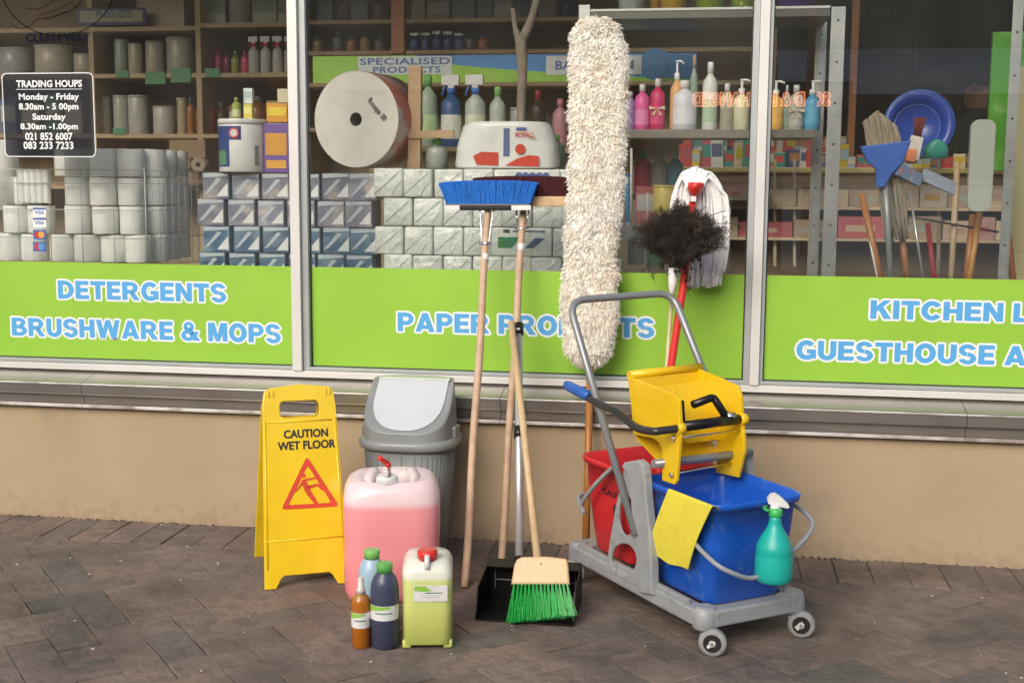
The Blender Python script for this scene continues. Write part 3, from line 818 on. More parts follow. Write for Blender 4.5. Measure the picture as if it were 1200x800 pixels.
# drum with blue label and orange pack standing on the cartons
p = at(285, 193, .46); p.z = ztop; r_ = 28.5/ppm(.46); H = (63)/ppm(.46)
t = thing('wipes_drum', 'white drum of wipes with dark blue label and red badge on the tissue cartons', 'drum', p)
MB().lathe([(r_*.97,0),(r_,.005),(r_,H*.9),(r_*.98,H*.91)], p, 32).build('body', M_white_p, t)
MB().lathe([(r_*1.02,H*.90),(r_*1.02,H*.985),(r_*.98,H)], p, 32).build('lid', M_white_p, t)
def arc_patch(c, r, a0, a1, z0, z1, n=10):
    mb = MB(); vs = []; fs = []
    for i in range(n+1):
        a = math.radians(a0+(a1-a0)*i/n)
        vs += [V(c.x+r*math.sin(a), c.y-r*math.cos(a), c.z+z0), V(c.x+r*math.sin(a), c.y-r*math.cos(a), c.z+z1)]
    for i in range(n): fs.append((2*i, 2*i+2, 2*i+3, 2*i+1))
    mb.add(vs, fs, True); return mb
M_navy = plain((.035,.07,.26), .35)
arc_patch(p, r_*1.006, -88, 18, H*.60, H*.86).build('label_print', M_navy, t)
arc_patch(p, r_*1.006, -88, -12, H*.10, H*.60).build('label_print', M_navy, t)
arc_patch(p, r_*1.008, -55, -22, H*.14, H*.40).build('leaf_print', plain((.12,.30,.16), .4), t)
M = frame((p.x+r_*.02, p.y-r_*1.03, p.z+H*.73), (1,0,0), (0,0,1))
MB().lathe([(r_*.22,-.001),(r_*.22,.001)], (0,0,0), 20, M).build('badge', plain((.65,.08,.10), .4), t)
MB().lathe([(r_*.15,.001),(r_*.15,.0016)], (0,0,0), 20, M).build('badge', M_white_p, t)
arc_patch(p, r_*1.008, 50, 62, H*.12, H*.5).build('barcode', plain((.25,.25,.27), .5), t)
t = product('box', 327, 193, 31, 58, .47, (.17,.10,.33), 'purple and orange washing powder pack beside the white drum', 'washing powder', c2=(.62,.30,.05), c3=(.7,.35,.05), z=ztop)
t = product('box', 327, 133, 26, 22, .50, (.65,.30,.03), 'small orange pack on top of the purple washing powder pack', 'soap pack', c2=(.7,.55,.05), z=ztop+60/ppm(.47))
t = product('box', 333, 112, 14, 16, .53, (.55,.52,.40), 'cream carton topmost of the stack beside the left mullion', 'carton', c2=None, z=ztop+84/ppm(.47))
t = product('box', 291.5, 129, 11, 18, .47, (.60,.52,.10), 'small yellow card box standing on the white drum', 'card box', c2=(.7,.65,.25), z=ztop+63.5/ppm(.46))
t = product('box', 291.5, 110, 11, 18, .47, (.62,.68,.68), 'small white card box on top of the yellow one over the drum', 'card box', c2=(.4,.5,.5), z=ztop+82/ppm(.46))
t = product('bottle', 277, 129, 11, 26, .49, (.25,.30,.05), 'olive green bottle standing on the white drum', 'bottle', c2=(.35,.35,.08), c3=(.5,.5,.3), z=ztop+63.5/ppm(.46))

# --- cellophane wrapped packs, middle window
S = ppm(.40); pw = 35.2/S; phh = 34.2/S
def pack_proto():
    t = thing('tissue_pack', '', 'tissue pack', (0,0,0), 'wrapped white tissue packs in the middle window')
    mb = MB(); mb.cbox((-pw*.499, 0, 0), (pw*.499, .12, phh*.998), .008, smooth=True)
    mb.build('wrapped_paper', M_wrap, t, off=(0,0,0))
    mb = MB(); mb.tube([V(-pw*.46, -.0025, phh*.1), V(-pw*.1, -.004, phh*.45), V(pw*.4, -.0025, phh*.9)], .0011, 4); mb.tube([V(pw*.1, -.002, phh*.05), V(pw*.3, -.003, phh*.4), V(pw*.44, -.0025, phh*.55)], .0009, 4)
    mb.build('wrapper_fold', plain((.75,.80,.78), .15), t, off=(0,0,0))
    return t
pp_ = pack_proto(); up = False
zp = at(550, 318, .40).z - phh*.45
for row in range(4):
    for ci, xx in enumerate((462, 497, 532, 567, 602, 637, 672, 707)):
        if row < 2 and xx in (602, 637) and row == 1: continue
        if row == 3 and xx > 690: continue
        p = at(xx + (-7 if row % 2 else 4), 280, .40); p.z = zp+phh*row; p.y += rn.uniform(-.006, .006); p.x += rn.uniform(-.0015, .0015)
        lab = 'white wrapped tissue pack, %s from the left in the %s row, middle window' % (ORD[ci], ('lowest', 'second', 'third', 'top')[row])
        if not up: pp_.location = p; pp_['label'] = lab; up = True
        else: dup(pp_, p, lab, rotz=rn.uniform(-.05,.05)).scale = (rn.uniform(.98,1.015), 1, rn.uniform(.965,1.0))
p = at(613, 280, .40); p.z = zp+phh; S = ppm(.4)
t = thing('tissue_pack', 'wide wrapped tissue pack with a green and navy diagonal print behind the broom handle', 'tissue pack', p)
MB().cbox((p.x-38/S, p.y, p.z), (p.x+34/S, p.y+.12, p.z+phh*.985), .008, smooth=True).build('wrapped_paper', M_wrap, t)
M = frame((p.x-30/S, p.y-.0005, p.z+phh*.28), (1,0,0), (0,0,1))
MB().prism([(0,0),(16/S,0),(27/S,13/S),(0,13/S)], M, .001).build('green_print', plain((.03,.28,.08), .3), t)
MB().prism([(32/S,0),(42/S,0),(56/S,12/S),(44/S,12/S)], M, .001).build('navy_print', plain((.04,.09,.2), .3), t)
MB().box((p.x-24/S, p.y-.001, p.z+phh*.80), (p.x-16/S, p.y, p.z+phh*.93)).build('print', plain((.1,.12,.12), .3), t)
MB().box((p.x-12/S, p.y-.001, p.z+phh*.83), (p.x+26/S, p.y, p.z+phh*.90)).build('print', plain((.2,.24,.3), .3), t)
zpt = zp+phh*4

# --- big paper roll leaning with its face to the glass
ctr = at(417, 140, .50); ax = V(.22, .97, 0).normalized()
R_ = 57/ppm(.50); TH = .21
t = thing('industrial_paper_roll', 'huge round off-white paper roll standing on edge behind the middle window', 'paper roll', (ctr.x, ctr.y, ctr.z-R_))
Mx = frame(ctr, ax.cross(V(0,0,1)), (0,0,1))      # local z points to the viewer
if (Mx.to_3x3() @ V(0,0,1)).y > 0: Mx = frame(ctr, V(0,0,1).cross(ax), (0,0,1))
M_rf = mat('roll_end_grain', (.76,.75,.69), .38, var=(18, (.67,.66,.58), .4, .7), bump=(45, .35, .004))
MB().lathe([(R_, 0), (R_, -TH)], (0,0,0), 64, Mx, capb=False).build('wound_side', mat('pink_wrap', (.62,.20,.16), .5, var=(9, (.66,.58,.55), .46, .56)), t)
mb = MB(); mb.lathe([(.026, -.03), (.026, .0), (R_*.6, .0006), (R_*.99, .0), (R_, -.004)], (0,0,0), 64, Mx, capb=False, capt=False, smooth=False); mb.build('face', M_rf, t)
MB().lathe([(.026, -.06), (.026, -.002)], (0,0,0), 24, Mx, capt=False).build('core', plain((.10,.09,.08), .8), t)
fit_text('Rosepa 00', Mx @ Matrix.Translation((.045, .062, .0012)) @ Matrix.Rotation(-.85, 4, 'Z'), .105, .032, plain((.06,.05,.05), .6), 'handwriting', t, off=0, bold=.0008)
# --- wrapped wiper roll on the packs
S = ppm(.46); p = at(590, 197, .46); p.z = zpt+.002
t = thing('wiper_roll', 'white and red plastic wrapped wiper roll lying on the tissue packs', 'wiper roll', p)
M_wy = mat('printed_film', (.80,.82,.80), .2, var=(12, (.70,.73,.71), .4, .7), bump=(22, .5, .006))
H = 54/S
rr = [(p.x, p.y+.10, p.z+z_*H, w_/S, .10, 3.2) for z_, w_ in ((0, 60), (.06, 63), (.5, 60), (.9, 53), (1, 47))]
MB().loft(rr, 44).build('film', M_wy, t)
def front_patch(name, poly, m_):      # print on the roll front, polygon in picture fractions of the front
    vs = []; f = []
    mb = MB(); Mq = frame((p.x, p.y-.0026, p.z), (1,0,0), (0,0,1))
    mb.prism([(a/S, b/S) for a, b in poly], Mq, .0012); return mb.build(name, m_, t)
M_red = plain((.62,.06,.03), .3)
front_patch('red_print', [(-32,4),(-6,3),(-6,18),(-26,19),(-36,14)], M_red)
front_patch('red_swoosh', [(2,3),(42,2),(42,14),(30,15),(16,11)], M_red)
front_patch('barcode', [(3-3,14),(7,14),(7,46),(0,46)], plain((.10,.13,.30), .4))
front_patch('blue_print', [(15,44),(27,44),(27,47),(15,47)], plain((.08,.12,.4), .4))
fit_text('WYPALL', frame((p.x+13/S, p.y-.0045, p.z+35/S), (1,0,0), (0,0,1)), 24/S, 7/S, M_red, 'brand_lettering', t, off=.02)
MB().lathe([(6/S, 0), (6/S, .0012)], (0,0,0), 20, frame((p.x+20/S, p.y-.0046, p.z+22/S), (1,0,0), (0,0,1))).build('round_print', M_red, t)
M_bp = plain((.09,.15,.38), .35)
t2 = thing('tissue_pack', 'flat white pack with blue scalloped print squeezed under the wiper roll', 'tissue pack', at(625, 206, .36))
c = at(622, 212, .385); S3 = ppm(.385)
MB().cbox((c.x-30/S3, c.y, c.z), (c.x+34/S3, c.y+.01, c.z+13/S3), .004).build('wrapped_paper', M_wy, t2)
mb = MB()
for k in range(5): mb.lathe([(4.5/S3, 0), (4.5/S3, .001)], (0,0,0), 12, frame((c.x+(-14+k*8)/S3, c.y-.0003, c.z+5.5/S3), (1,0,0), (0,0,1)))
mb.build('scallop_print', M_bp, t2)

# --- shelf behind with bottles (middle window)
sh, zs = platform(430, 700, 172, 1.05, 1.45, 'bottle_shelf', 'wooden shelf of spray bottles behind the tissue packs')
ax0 = at(430, 170, 1.05).x
leg(sh, ax0+.02, 1.07, .12, zs-.021); leg(sh, at(700, 170, 1.05).x-.02, 1.07, .12, zs-.021)
for a in [('spray', 529, 66, 84, 24, (.04,.09,.22), 'blue bottle with white and blue trigger behind the wiper roll', (.05,.15,.45), (.62,.66,.60)),
          ('spray', 557, 68, 84, 24, (.42,.46,.44), 'clear bottle with blue and white trigger, right of the blue one', (.05,.15,.45), (.62,.66,.50)),
          ('bottle', 583, 60, 70, 19, (.40,.44,.40), 'clear bottle with light green cap on the bottle shelf', (.20,.45,.12), (.5,.6,.35)),
          ('bottle', 502, 60, 84, 22, (.30,.38,.30), 'grey green bottle with green cap left of the trigger bottles', (.12,.35,.10), (.4,.55,.3)),
          ('bottle', 630, 60, 66, 17, (.05,.03,.02), 'dark brown bottle with red cap on the bottle shelf', (.35,.03,.03), (.35,.28,.14)),
          ('bottle', 656, 60, 56, 18, (.38,.18,.22), 'pink tinted bottle beside the long dust mop', (.45,.15,.2), None),
          ('can', 607, 60, 46, 18, (.30,.29,.26), 'grey canister between the clear and the brown bottle', (.3,.3,.3), None)]:
    product(a[0], a[1], 172, a[4], a[3], 1.2, a[5], a[6], 'bottle' if a[0] != 'can' else 'canister', c2=a[7], c3=a[8], z=zs, name='bottle' if a[0] != 'can' else 'canister')
product('bottle', 512, 196, 26, 34, .62, (.32,.36,.32), 'squat clear bottle with bright green cap beside the big paper roll', 'bottle', c2=(.10,.42,.06), z=zpt-.002)
product('bottle', 651, 204, 22, 40, .66, (.10,.16,.10), 'dark bottle with green cap between the wiper roll and the dust mop', 'bottle', c2=(.12,.40,.08), z=zpt-.002)
# street reflections modelled as solid things indoors: stand, forked branch, orange posts
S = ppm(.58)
t = thing('reflected_stand', 'reflection modelled as a pale stand with cross rail between the paper roll and the bottles', 'wooden stand', at(487, 200, .58))
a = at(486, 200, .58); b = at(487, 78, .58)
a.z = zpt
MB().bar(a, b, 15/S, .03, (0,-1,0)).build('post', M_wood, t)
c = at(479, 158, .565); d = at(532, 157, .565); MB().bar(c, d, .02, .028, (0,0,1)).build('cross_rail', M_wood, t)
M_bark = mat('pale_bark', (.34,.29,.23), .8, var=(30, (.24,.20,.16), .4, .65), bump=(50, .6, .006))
t = thing('reflected_branch', 'reflection modelled as a pale bare forked branch behind the glass, left of the long mop', 'branch', at(611, 172, 1.0))  # mirror image of a tree, built as a solid branch
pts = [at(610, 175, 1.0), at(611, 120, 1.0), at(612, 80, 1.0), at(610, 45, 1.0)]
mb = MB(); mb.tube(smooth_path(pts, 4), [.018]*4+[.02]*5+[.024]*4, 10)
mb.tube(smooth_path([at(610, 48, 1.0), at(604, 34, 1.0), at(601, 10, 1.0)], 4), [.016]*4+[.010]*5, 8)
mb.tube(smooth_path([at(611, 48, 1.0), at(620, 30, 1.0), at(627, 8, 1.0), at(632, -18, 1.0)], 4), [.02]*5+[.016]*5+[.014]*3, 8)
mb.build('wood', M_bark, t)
M_or = plain((.34,.13,.04), .5)  # poles mirrored in the glass, built as solid posts inside
for (x_, y0, y1, w_, Y, lab) in ((466, -60, 63, 16, 1.6, 'reflection modelled as an orange post rising above the shelf banner'), (997, -60, 170, 8, 1.5, 'reflection modelled as a narrow orange brown post right of the metal rack')):
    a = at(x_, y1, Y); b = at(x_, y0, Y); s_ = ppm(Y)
    t = thing('reflected_post', lab, 'post', a); MB().cbox((a.x-w_/2/s_, a.y, a.z if y1 < 100 else .12), (a.x+w_/2/s_, a.y+.04, 2.75), .003).build('shaft', M_or, t)

# --- wall shelving at the back, left window
YB = 1.9; sb = ppm(YB)
un = thing('wall_shelving', 'brown wooden wall shelving at the back of the shop, seen through the left window', 'shelving', at(60, 200, YB))
for (x0, x1, yy) in ((-120, 234, 36), (-120, 350, 89), (-120, 350, 157), (236, 350, 28), (-120, 350, 215)):
    a = at(x0, yy, YB); b = at(x1, yy, YB); MB().cbox((a.x, YB-.02, a.z-.022), (b.x, YB+.38, a.z), .002).build('shelf_board', M_woodd, un)
for xx in (-118, 110, 235, 350):
    a = at(xx, 100, YB); MB().cbox((a.x-.014, YB-.018, .12), (a.x+.014, YB+.36, 2.45), .002).build('upright', M_woodd, un)
MB().box((at(-120, 0, YB).x, YB+.39, .12), (at(352, 0, YB).x, YB+.41, 2.6)).build('back_panel', mat('shelf_back', (.34,.27,.16), .8), un)
def zb_(yy): return at(150, yy, YB).z+.0005
olv = (.36,.34,.24); 
row = [(143, 16, 45, 'can'), (160, 18, 40, 'can'), (182, 22, 42, 'can'), (212, 32, 46, 'can')]
for i, (x_, w_, h_, k) in enumerate(row):
    product(k, x_, 89, w_, h_, YB+.1, [(.28,.31,.27), olv, (.36,.33,.24), (.34,.33,.26)][i], 'dull cream canister, %s from the left on the shelf above the green price tags' % ORD[i], 'canister', c2=(.3,.3,.22), z=zb_(89))
for i, (x_, w_, h_, c_) in enumerate(((20, 40, 36, (.30,.33,.32)), (65, 46, 38, (.38,.37,.30)), (100, 26, 28, (.36,.33,.26)))):
    product('can', x_, 89, w_, h_, YB+.1, c_, 'wide pale tub, %s from the left above the trading hours panel' % ORD[i], 'tub', c2=(.36,.37,.33), z=zb_(89))
for i, (x_, w_, h_, c_) in enumerate(((247, 8, 28, (.40,.02,.10)), (256, 9, 32, (.45,.03,.12)), (266, 8, 30, (.25,.02,.10)), (276, 10, 30, (.28,.32,.05)), (288, 11, 30, (.55,.06,.12)))):
    product('bottle', x_, 88, w_, h_, YB+.1, c_, ('crimson', 'bright red', 'dark red', 'olive', 'coral red', 'dull tan', 'pale tan')[i]+' slim bottle on the upper shelf behind the left mullion', 'bottle', c2=tuple(v*.7 for v in c_), z=zb_(89))
for i, (x_, w_, h_, c_) in enumerate(((122, 20, 46, (.40,.37,.31)), (143, 19, 47, (.36,.37,.32)), (163, 24, 47, (.40,.40,.36)), (193, 26, 34, (.42,.41,.37)), (214, 12, 44, (.36,.31,.2)))):
    product('can', x_, 157, w_, h_, YB+.1, c_, 'pale paper covered canister, %s from the left on the shelf above the basket' % ORD[i], 'canister', c2=(.35,.34,.28), z=zb_(157))
for i, (x_, w_, h_, c_) in enumerate(((224, 9, 44, (.30,.14,.03)), (237, 13, 42, (.42,.08,.03)), (247, 12, 40, (.38,.06,.03)), (260, 12, 38, (.10,.05,.03)), (303, 24, 46, (.22,.09,.02)))):
    product('bottle', x_, 157, w_, h_, YB+.1, c_, ('tall amber', 'orange', 'dark orange', 'brown', 'wide brown')[i]+' bottle on the middle shelf left of the white drum', 'bottle', c2=(.12,.13,.12), z=zb_(157))
for i, (x_, w_, h_) in enumerate(((255, 26, 34), (283, 28, 36), (313, 30, 38), (335, 20, 32))):
    product('box' if i != 1 else 'can', x_, 28, w_, h_, YB+.1, (.34,.34,.28), 'grey white carton, %s from the left on the top shelf by the left mullion' % ORD[i], 'carton', c2=(.2,.25,.2), z=zb_(28))
product('box', 196, 36, 60, 44, YB+.12, (.30,.25,.16), 'large brown carton on the top shelf over the canisters', 'carton', c2=None, z=zb_(36))
bx = product('box', 226, 215, 46, 52, YB-.1, (.24,.16,.09), 'brown carton behind the wire basket', 'carton', c2=None)
for i, xx in enumerate((214, 232)):
    p = at(xx, 193, YB-.32); s_ = ppm(YB-.32)
    t = thing('paper_roll', ('left', 'right')[i]+' of two small rolls lying end-on before the brown carton', 'paper roll', (p.x, p.y, p.z))
    M = frame(p, (1,0,0), (0,0,1)); MB().lathe([(9/s_, 0), (9/s_, -.1)], (0,0,0), 20, M, capb=True).build('paper', plain((.33,.27,.2), .8), t); MB().lathe([(3/s_, 0), (3/s_, .002)], (0,0,0), 12, M).build('core', plain((.02,.02,.02), .8), t)
M_tag = plain((.07,.26,.10), .5)
for i, (x0, x1, y0, y1) in enumerate(((135, 150, 83, 91), (170, 193, 84, 99), (200, 223, 80, 97), (240, 257, 80, 91), (178-46, 192-46, 150, 158))):
    a = at(x0, y1, YB-.03); b = at(x1, y0, YB-.03)
    MB().cbox((a.x, YB-.028, a.z), (b.x, YB-.022, b.z), .001).build('price_tag', M_tag, un)
a = at(92, 30, YB-.03); b = at(170, 9, YB-.03)
bn = thing('shelf_sign', 'cream shelf sign with dark blue border at the top left of the shop', 'sign', (a.x, a.y, a.z))
MB().box((a.x, a.y, a.z), (b.x, a.y+.006, b.z)).build('border', plain((.03,.06,.16), .5), bn)
MB().box((a.x+.01, a.y-.002, a.z+.014), (b.x-.014, a.y-.0002, b.z-.012)).build('board', plain((.32,.32,.22), .5), bn)
fit_text('PRODUCTS', frame((a.x+.10, a.y-.003, a.z+.035), (1,0,0), (0,0,1)), .19, .035, plain((.04,.08,.16), .5), 'lettering', bn, off=.02)

for i, xx in enumerate((298, 312, 326, 340)):
    product('spray', xx, 88, 13, 46, YB+.06, (.42,.42,.40), 'small spray bottle with red head, %s from the left at the left mullion' % ORD[i], 'spray bottle', c2=(.6,.03,.03), z=zb_(89))
for i, (xx, w_, h_, c_, nm) in enumerate(((14, 22, 44, (.10,.16,.30), 'blue'), (40, 24, 38, (.42,.38,.30), 'tan'), (66, 20, 48, (.12,.30,.16), 'green'), (90, 22, 40, (.50,.48,.42), 'white'), (276, 13, 34, (.35,.06,.05), 'red'), (322, 16, 40, (.50,.42,.12), 'yellow'), (340, 14, 44, (.10,.14,.25), 'navy'))):
    product('box', xx, 157, w_, h_, YB+.12, c_, nm+' carton on the middle shelf of the left window', 'carton', c2=(.55,.55,.5), z=zb_(157))
for i, (xx, w_, h_, c_, nm) in enumerate(((118, 14, 40, (.34,.30,.22), 'cream'), (152, 10, 34, (.14,.22,.18), 'dark green'), (228, 9, 42, (.38,.26,.12), 'ochre'))):
    product('box', xx, 89, w_, h_, YB+.22, c_, nm+' packet between the canisters of the upper shelf', 'packet', c2=(.5,.5,.45), z=zb_(89))
# --- back shelving and banner, middle window
un = thing('wall_shelving', 'long brown wall shelving above the blue and green banner', 'shelving', at(380, 100, 1.95))
YM = 1.95
for (x0, x1, yy) in ((355, 905, 25), (355, 905, 61), (355, 905, 98), (355, 905, 150)):
    a = at(x0, yy, YM); b = at(x1, yy, YM); MB().cbox((a.x, YM-.02, a.z-.02), (b.x, YM+.38, a.z), .002).build('shelf_board', M_woodd, un)
MB().box((at(355, 0, YM).x, YM+.39, .12), (at(905, 0, YM).x, YM+.41, 2.6)).build('back_panel', mat('shelf_back', (.46,.38,.24), .8), un)
for xx in (357, 905):
    a = at(xx, 100, YM); MB().cbox((a.x-.014, YM-.018, .12), (a.x+.014, YM+.36, 2.45), .002).build('upright', M_woodd, un)
zt1 = at(500, 25, YM).z; zt2 = at(500, 61, YM).z
rq = random.Random(8)
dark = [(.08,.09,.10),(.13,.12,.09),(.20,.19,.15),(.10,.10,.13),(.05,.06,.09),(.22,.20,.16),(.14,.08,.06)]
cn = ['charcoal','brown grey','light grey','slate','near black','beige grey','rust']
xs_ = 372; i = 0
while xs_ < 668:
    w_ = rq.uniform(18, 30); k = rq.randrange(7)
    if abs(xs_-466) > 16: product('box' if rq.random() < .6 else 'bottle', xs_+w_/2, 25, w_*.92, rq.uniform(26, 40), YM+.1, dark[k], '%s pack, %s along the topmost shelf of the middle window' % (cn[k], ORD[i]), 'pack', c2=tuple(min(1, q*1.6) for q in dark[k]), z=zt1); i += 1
    xs_ += w_
xs_ = 375; i = 0
for xs_ in (372, 396, 412, 428, 445, 486, 499, 512, 525, 538, 551, 566):
    c_ = (.05,.10,.24) if 480 < xs_ < 545 else [(.3,.22,.1),(.12,.13,.12),(.35,.12,.06)][i % 3]
    product('spray' if 480 < xs_ < 545 else 'bottle', xs_, 61, 12, rq.uniform(19, 25), YM+.05, c_, '%s bottle, %s from the left on the shelf over the banner' % ('blue' if 480 < xs_ < 545 else ('tan', 'dark', 'reddish')[i % 3], ORD[i]), 'bottle', c2=(.04,.09,.2), z=zt2); i += 1
YN = 1.5
a = at(367, 92, YN); b = at(817, 62, YN); z0, z1 = a.z+.0, b.z
a2 = at(817, 95, YN)
bn = thing('shelf_banner', 'long blue and green wave banner with white name panels on the back shelves', 'banner', (a.x, YN, a2.z))
M_bb = plain((.06,.30,.72), .5); M_bg = plain((.34,.68,.07), .5)
MB().box((a.x, YN, a2.z), (b.x, YN+.006, z1)).build('blue_board', M_bb, bn)
n = 40; top = []
for i in range(n+1):
    f_ = i/n; top.append((a.x+(b.x-a.x)*f_, a2.z+(z1-a2.z)*(1.0 if f_ < .28 else .95-.9*((f_-.28)/.72)**.55)))
for i in range(n):
    pass
mb = MB()
mb.prism([(a.x, a2.z)]+[(b.x, a2.z)]+[(q[0], max(q[1], a2.z+.006)) for q in top[::-1]], frame((0, YN-.0005, 0), (1,0,0), (0,0,1)), .002)
mb.build('green_wave', M_bg, bn)
for (x0, x1, y0, y1, l1, l2) in ((420, 530, 66, 88, 'SPECIALISED', 'PRODUCTS'), (640, 752, 65, 88, 'BATHROOM', None)):
    c = at(x0, y1, YN); d = at(x1, y0, YN)
    MB().box((c.x, YN-.006, c.z), (d.x, YN-.003, d.z)).build('name_panel', plain((.72,.77,.78), .5), bn)
    wT = d.x-c.x; hT = d.z-c.z
    if l2:
        fit_text(l1, frame((c.x+wT*.02, YN-.0065, c.z+hT*.54), (1,0,0), (0,0,1)), wT*.96, hT*.38, plain((.04,.17,.45), .5), 'lettering', bn, off=.025)
        fit_text(l2, frame((c.x+wT*.16, YN-.0065, c.z+hT*.08), (1,0,0), (0,0,1)), wT*.72, hT*.36, plain((.04,.17,.45), .5), 'lettering', bn, off=.025)
    else: fit_text(l1, frame((c.x+wT*.10, YN-.0065, c.z+hT*.25), (1,0,0), (0,0,1)), wT*.82, hT*.5, plain((.04,.17,.45), .5), 'lettering', bn, off=.025)
r_ = .07; c = at(768, 80, YN); MB().lathe([(r_, 0), (r_, .002)], (0,0,0), 28, frame((c.x, YN-.001, a2.z+.073), (1,0,0), (0,0,1))).build('round_emblem', plain((.07,.26,.55), .5), bn)

# --- metal rack with soaps, middle and right window
YR = .72; S = ppm(YR)
rk = thing('metal_rack', 'galvanised steel rack carrying pots above and soap bottles below', 'rack', at(690, 320, YR))
def up(x_, Y, y_top, w_, holes=True, ybot=None):
    a = at(x_, y_top, Y); s_ = ppm(Y)
    o = MB().cbox((a.x-w_/2/s_, Y, .6), (a.x+w_/2/s_, Y+.004, a.z), .001).build('upright', M_steel, rk)
    MB().cbox((a.x+w_/2/s_-.004, Y+.0045, .6), (a.x+w_/2/s_, Y+.035, a.z), .001).build('upright', M_steel, rk)
    mb = MB()
    if holes:
        z_ = a.z-.05
        while z_ > .7: mb.lathe([(.0045, 0), (.0045, .001)], (0,0,0), 10, frame((a.x, Y-.0008, z_), (1,0,0), (0,0,1))); z_ -= .152
        mb.build('bolt_hole', plain((.03,.03,.03), .6), o)
up(685, YR, 6, 13); up(983, YR, 8, 15.5); up(963, YR+.34, 26, 12); up(1196, YR-.1, -30, 11)
a = at(690, 12, YR); b = at(973, 12, YR)
zsh1 = a.z
MB().cbox((a.x, YR+.005, zsh1-.035), (b.x, YR+.36, zsh1), .001).build('shelf', mat('shelf_steel', (.13,.13,.12), .35, .6), rk)
MB().cbox((a.x, YR+.0005, zsh1-.006), (b.x, YR+.0045, zsh1+.003), .0008).build('shelf_lip', plain((.75,.76,.74), .3), rk)
zsh2 = at(800, 152, YR).z
MB().cbox((a.x, YR+.005, zsh2-.03), (at(956, 150, YR).x, YR+.32, zsh2), .001).build('shelf', plain((.20,.19,.16), .4), rk)
MB().cbox((a.x, YR-.004, zsh2-.032), (at(905, 150, YR).x, YR+.0045, zsh2-.001), .0008).build('shelf_lip', plain((.30,.28,.24), .3, .3), rk)
for (x_, w_, h_, c_, lab, dots) in ((740, 38, 44, (.58,.64,.62), 'white dotted pot on the steel rack above the mop', (.4,.5,.5)), (789, 38, 44, (.68,.42,.02), 'yellow pot on the steel rack', None), (768, 16, 40, (.42,.22,.02), 'narrow amber pot beside the yellow pot', None), (832, 42, 44, (.30,.48,.02), 'lime green pot with white dots, left of its pair', (.7,.8,.6)), (870, 34, 44, (.30,.48,.02), 'lime green pot with white dots touching the right mullion', (.7,.8,.6)), (932, 54, 46, (.12,.05,.28), 'purple pot with white dots right of the mullion', (.6,.5,.7))):
    t = product('pot', x_, 12, w_, h_, YR+.12, c_, lab, 'pot', z=zsh1+.004)
    if dots:
        p = t.location; r_ = w_/2/S; mb = MB()
        for k in range(16):
            aa = math.radians(-70+rq.uniform(0, 140)); zz = rq.uniform(.01, .13); rr_ = r_*(.72+.26*zz/.145)*1.01
            q = V(p.x+rr_*math.sin(aa)*.97, p.y-rr_*math.cos(aa)*.97, p.z+zz)
            mb.lathe([(.0055, -.001), (.0055, .0016)], (0,0,0), 8, frame(q, (math.cos(aa), math.sin(aa), 0), (0,0,1)))
        mb.build('dot_print', plain(dots, .4), t)
pk_ = (.58,.05,.20)
for (k, x_, w_, h_, c_, c2, c3, lab) in (
   ('bottle', 738, 14, 44, (.26,.16,.34), (.4,.4,.42), None, 'violet bottle behind the dust mop on the soap shelf'),
   ('bottle', 752, 17, 52, (.60,.10,.30), (.55,.55,.55), (.66,.22,.42), 'pink bottle with grey cap on the soap shelf'),
   ('bottle', 770, 17, 58, (.50,.02,.12), (.62,.55,.55), (.58,.06,.18), 'crimson bottle with white cap and ribbon on the soap shelf'),
   ('pump', 792, 15, 80, (.62,.33,.14), (.72,.72,.70), None, 'tall peach bottle with white pump on the soap shelf'),
   ('bottle', 801, 28, 56, (.58,.60,.66), (.60,.6,.6), (.66,.66,.70), 'large pearly white bottle with round shoulders on the soap shelf'),
   ('bottle', 812, 9, 84, (.20,.27,.22), (.42,.27,.16), None, 'slim grey green bottle with copper cap on the soap shelf'),
   ('bottle', 831, 17, 76, (.60,.63,.60), (.74,.75,.73), (.36,.50,.36), 'tall frosted bottle with white cap on the soap shelf'),
   ('bottle', 851, 15, 52, (.36,.36,.28), (.62,.62,.6), (.30,.28,.2), 'squat clear bottle with white cap on the soap shelf'),
   ('pump', 868, 18, 58, (.55,.55,.38), (.74,.74,.72), None, 'cream bottle with white pump at the right mullion'),
   ('pump', 908, 17, 56, (.66,.38,.10), (.74,.74,.70), (.75,.42,.10), 'orange bottle with white pump right of the mullion'),
   ('bottle', 921, 8, 50, (.22,.30,.25), (.5,.55,.55), None, 'thin greenish bottle between orange and clear bottles'),
   ('bottle', 932, 17, 50, (.40,.40,.36), (.55,.58,.55), (.45,.44,.4), 'clear bottle with a thin ribbon right of the mullion'),
   ('pump', 951, 18, 56, (.08,.32,.52), (.70,.74,.76), (.10,.38,.58), 'blue bottle with white pump beside the steel upright')):
    t = product(k, x_, 152, w_, h_, YR+.10, c_, lab, 'soap bottle', c2=c2, c3=c3, z=zsh2+.0008)
    if 'ribbon' in lab:
        p = t.location; s_ = ppm(YR+.1); r_ = w_/2/s_
        mb = MB(); c = V(p.x, p.y-r_-.004, p.z+h_*.42/s_)
        for sg_ in (-1, 1):
            mb.prism([(0,0), (sg_*9/s_, 3/s_), (sg_*9/s_, -1.5/s_)], frame(c, (1,0,0), (0,0,1)), .0015)
            mb.prism([(0,0), (sg_*3/s_, -8/s_), (sg_*6/s_, -7/s_)], frame(c, (1,0,0), (0,0,1)), .0015)
        mb.build('ribbon', plain((.6,.5,.36), .5), t)

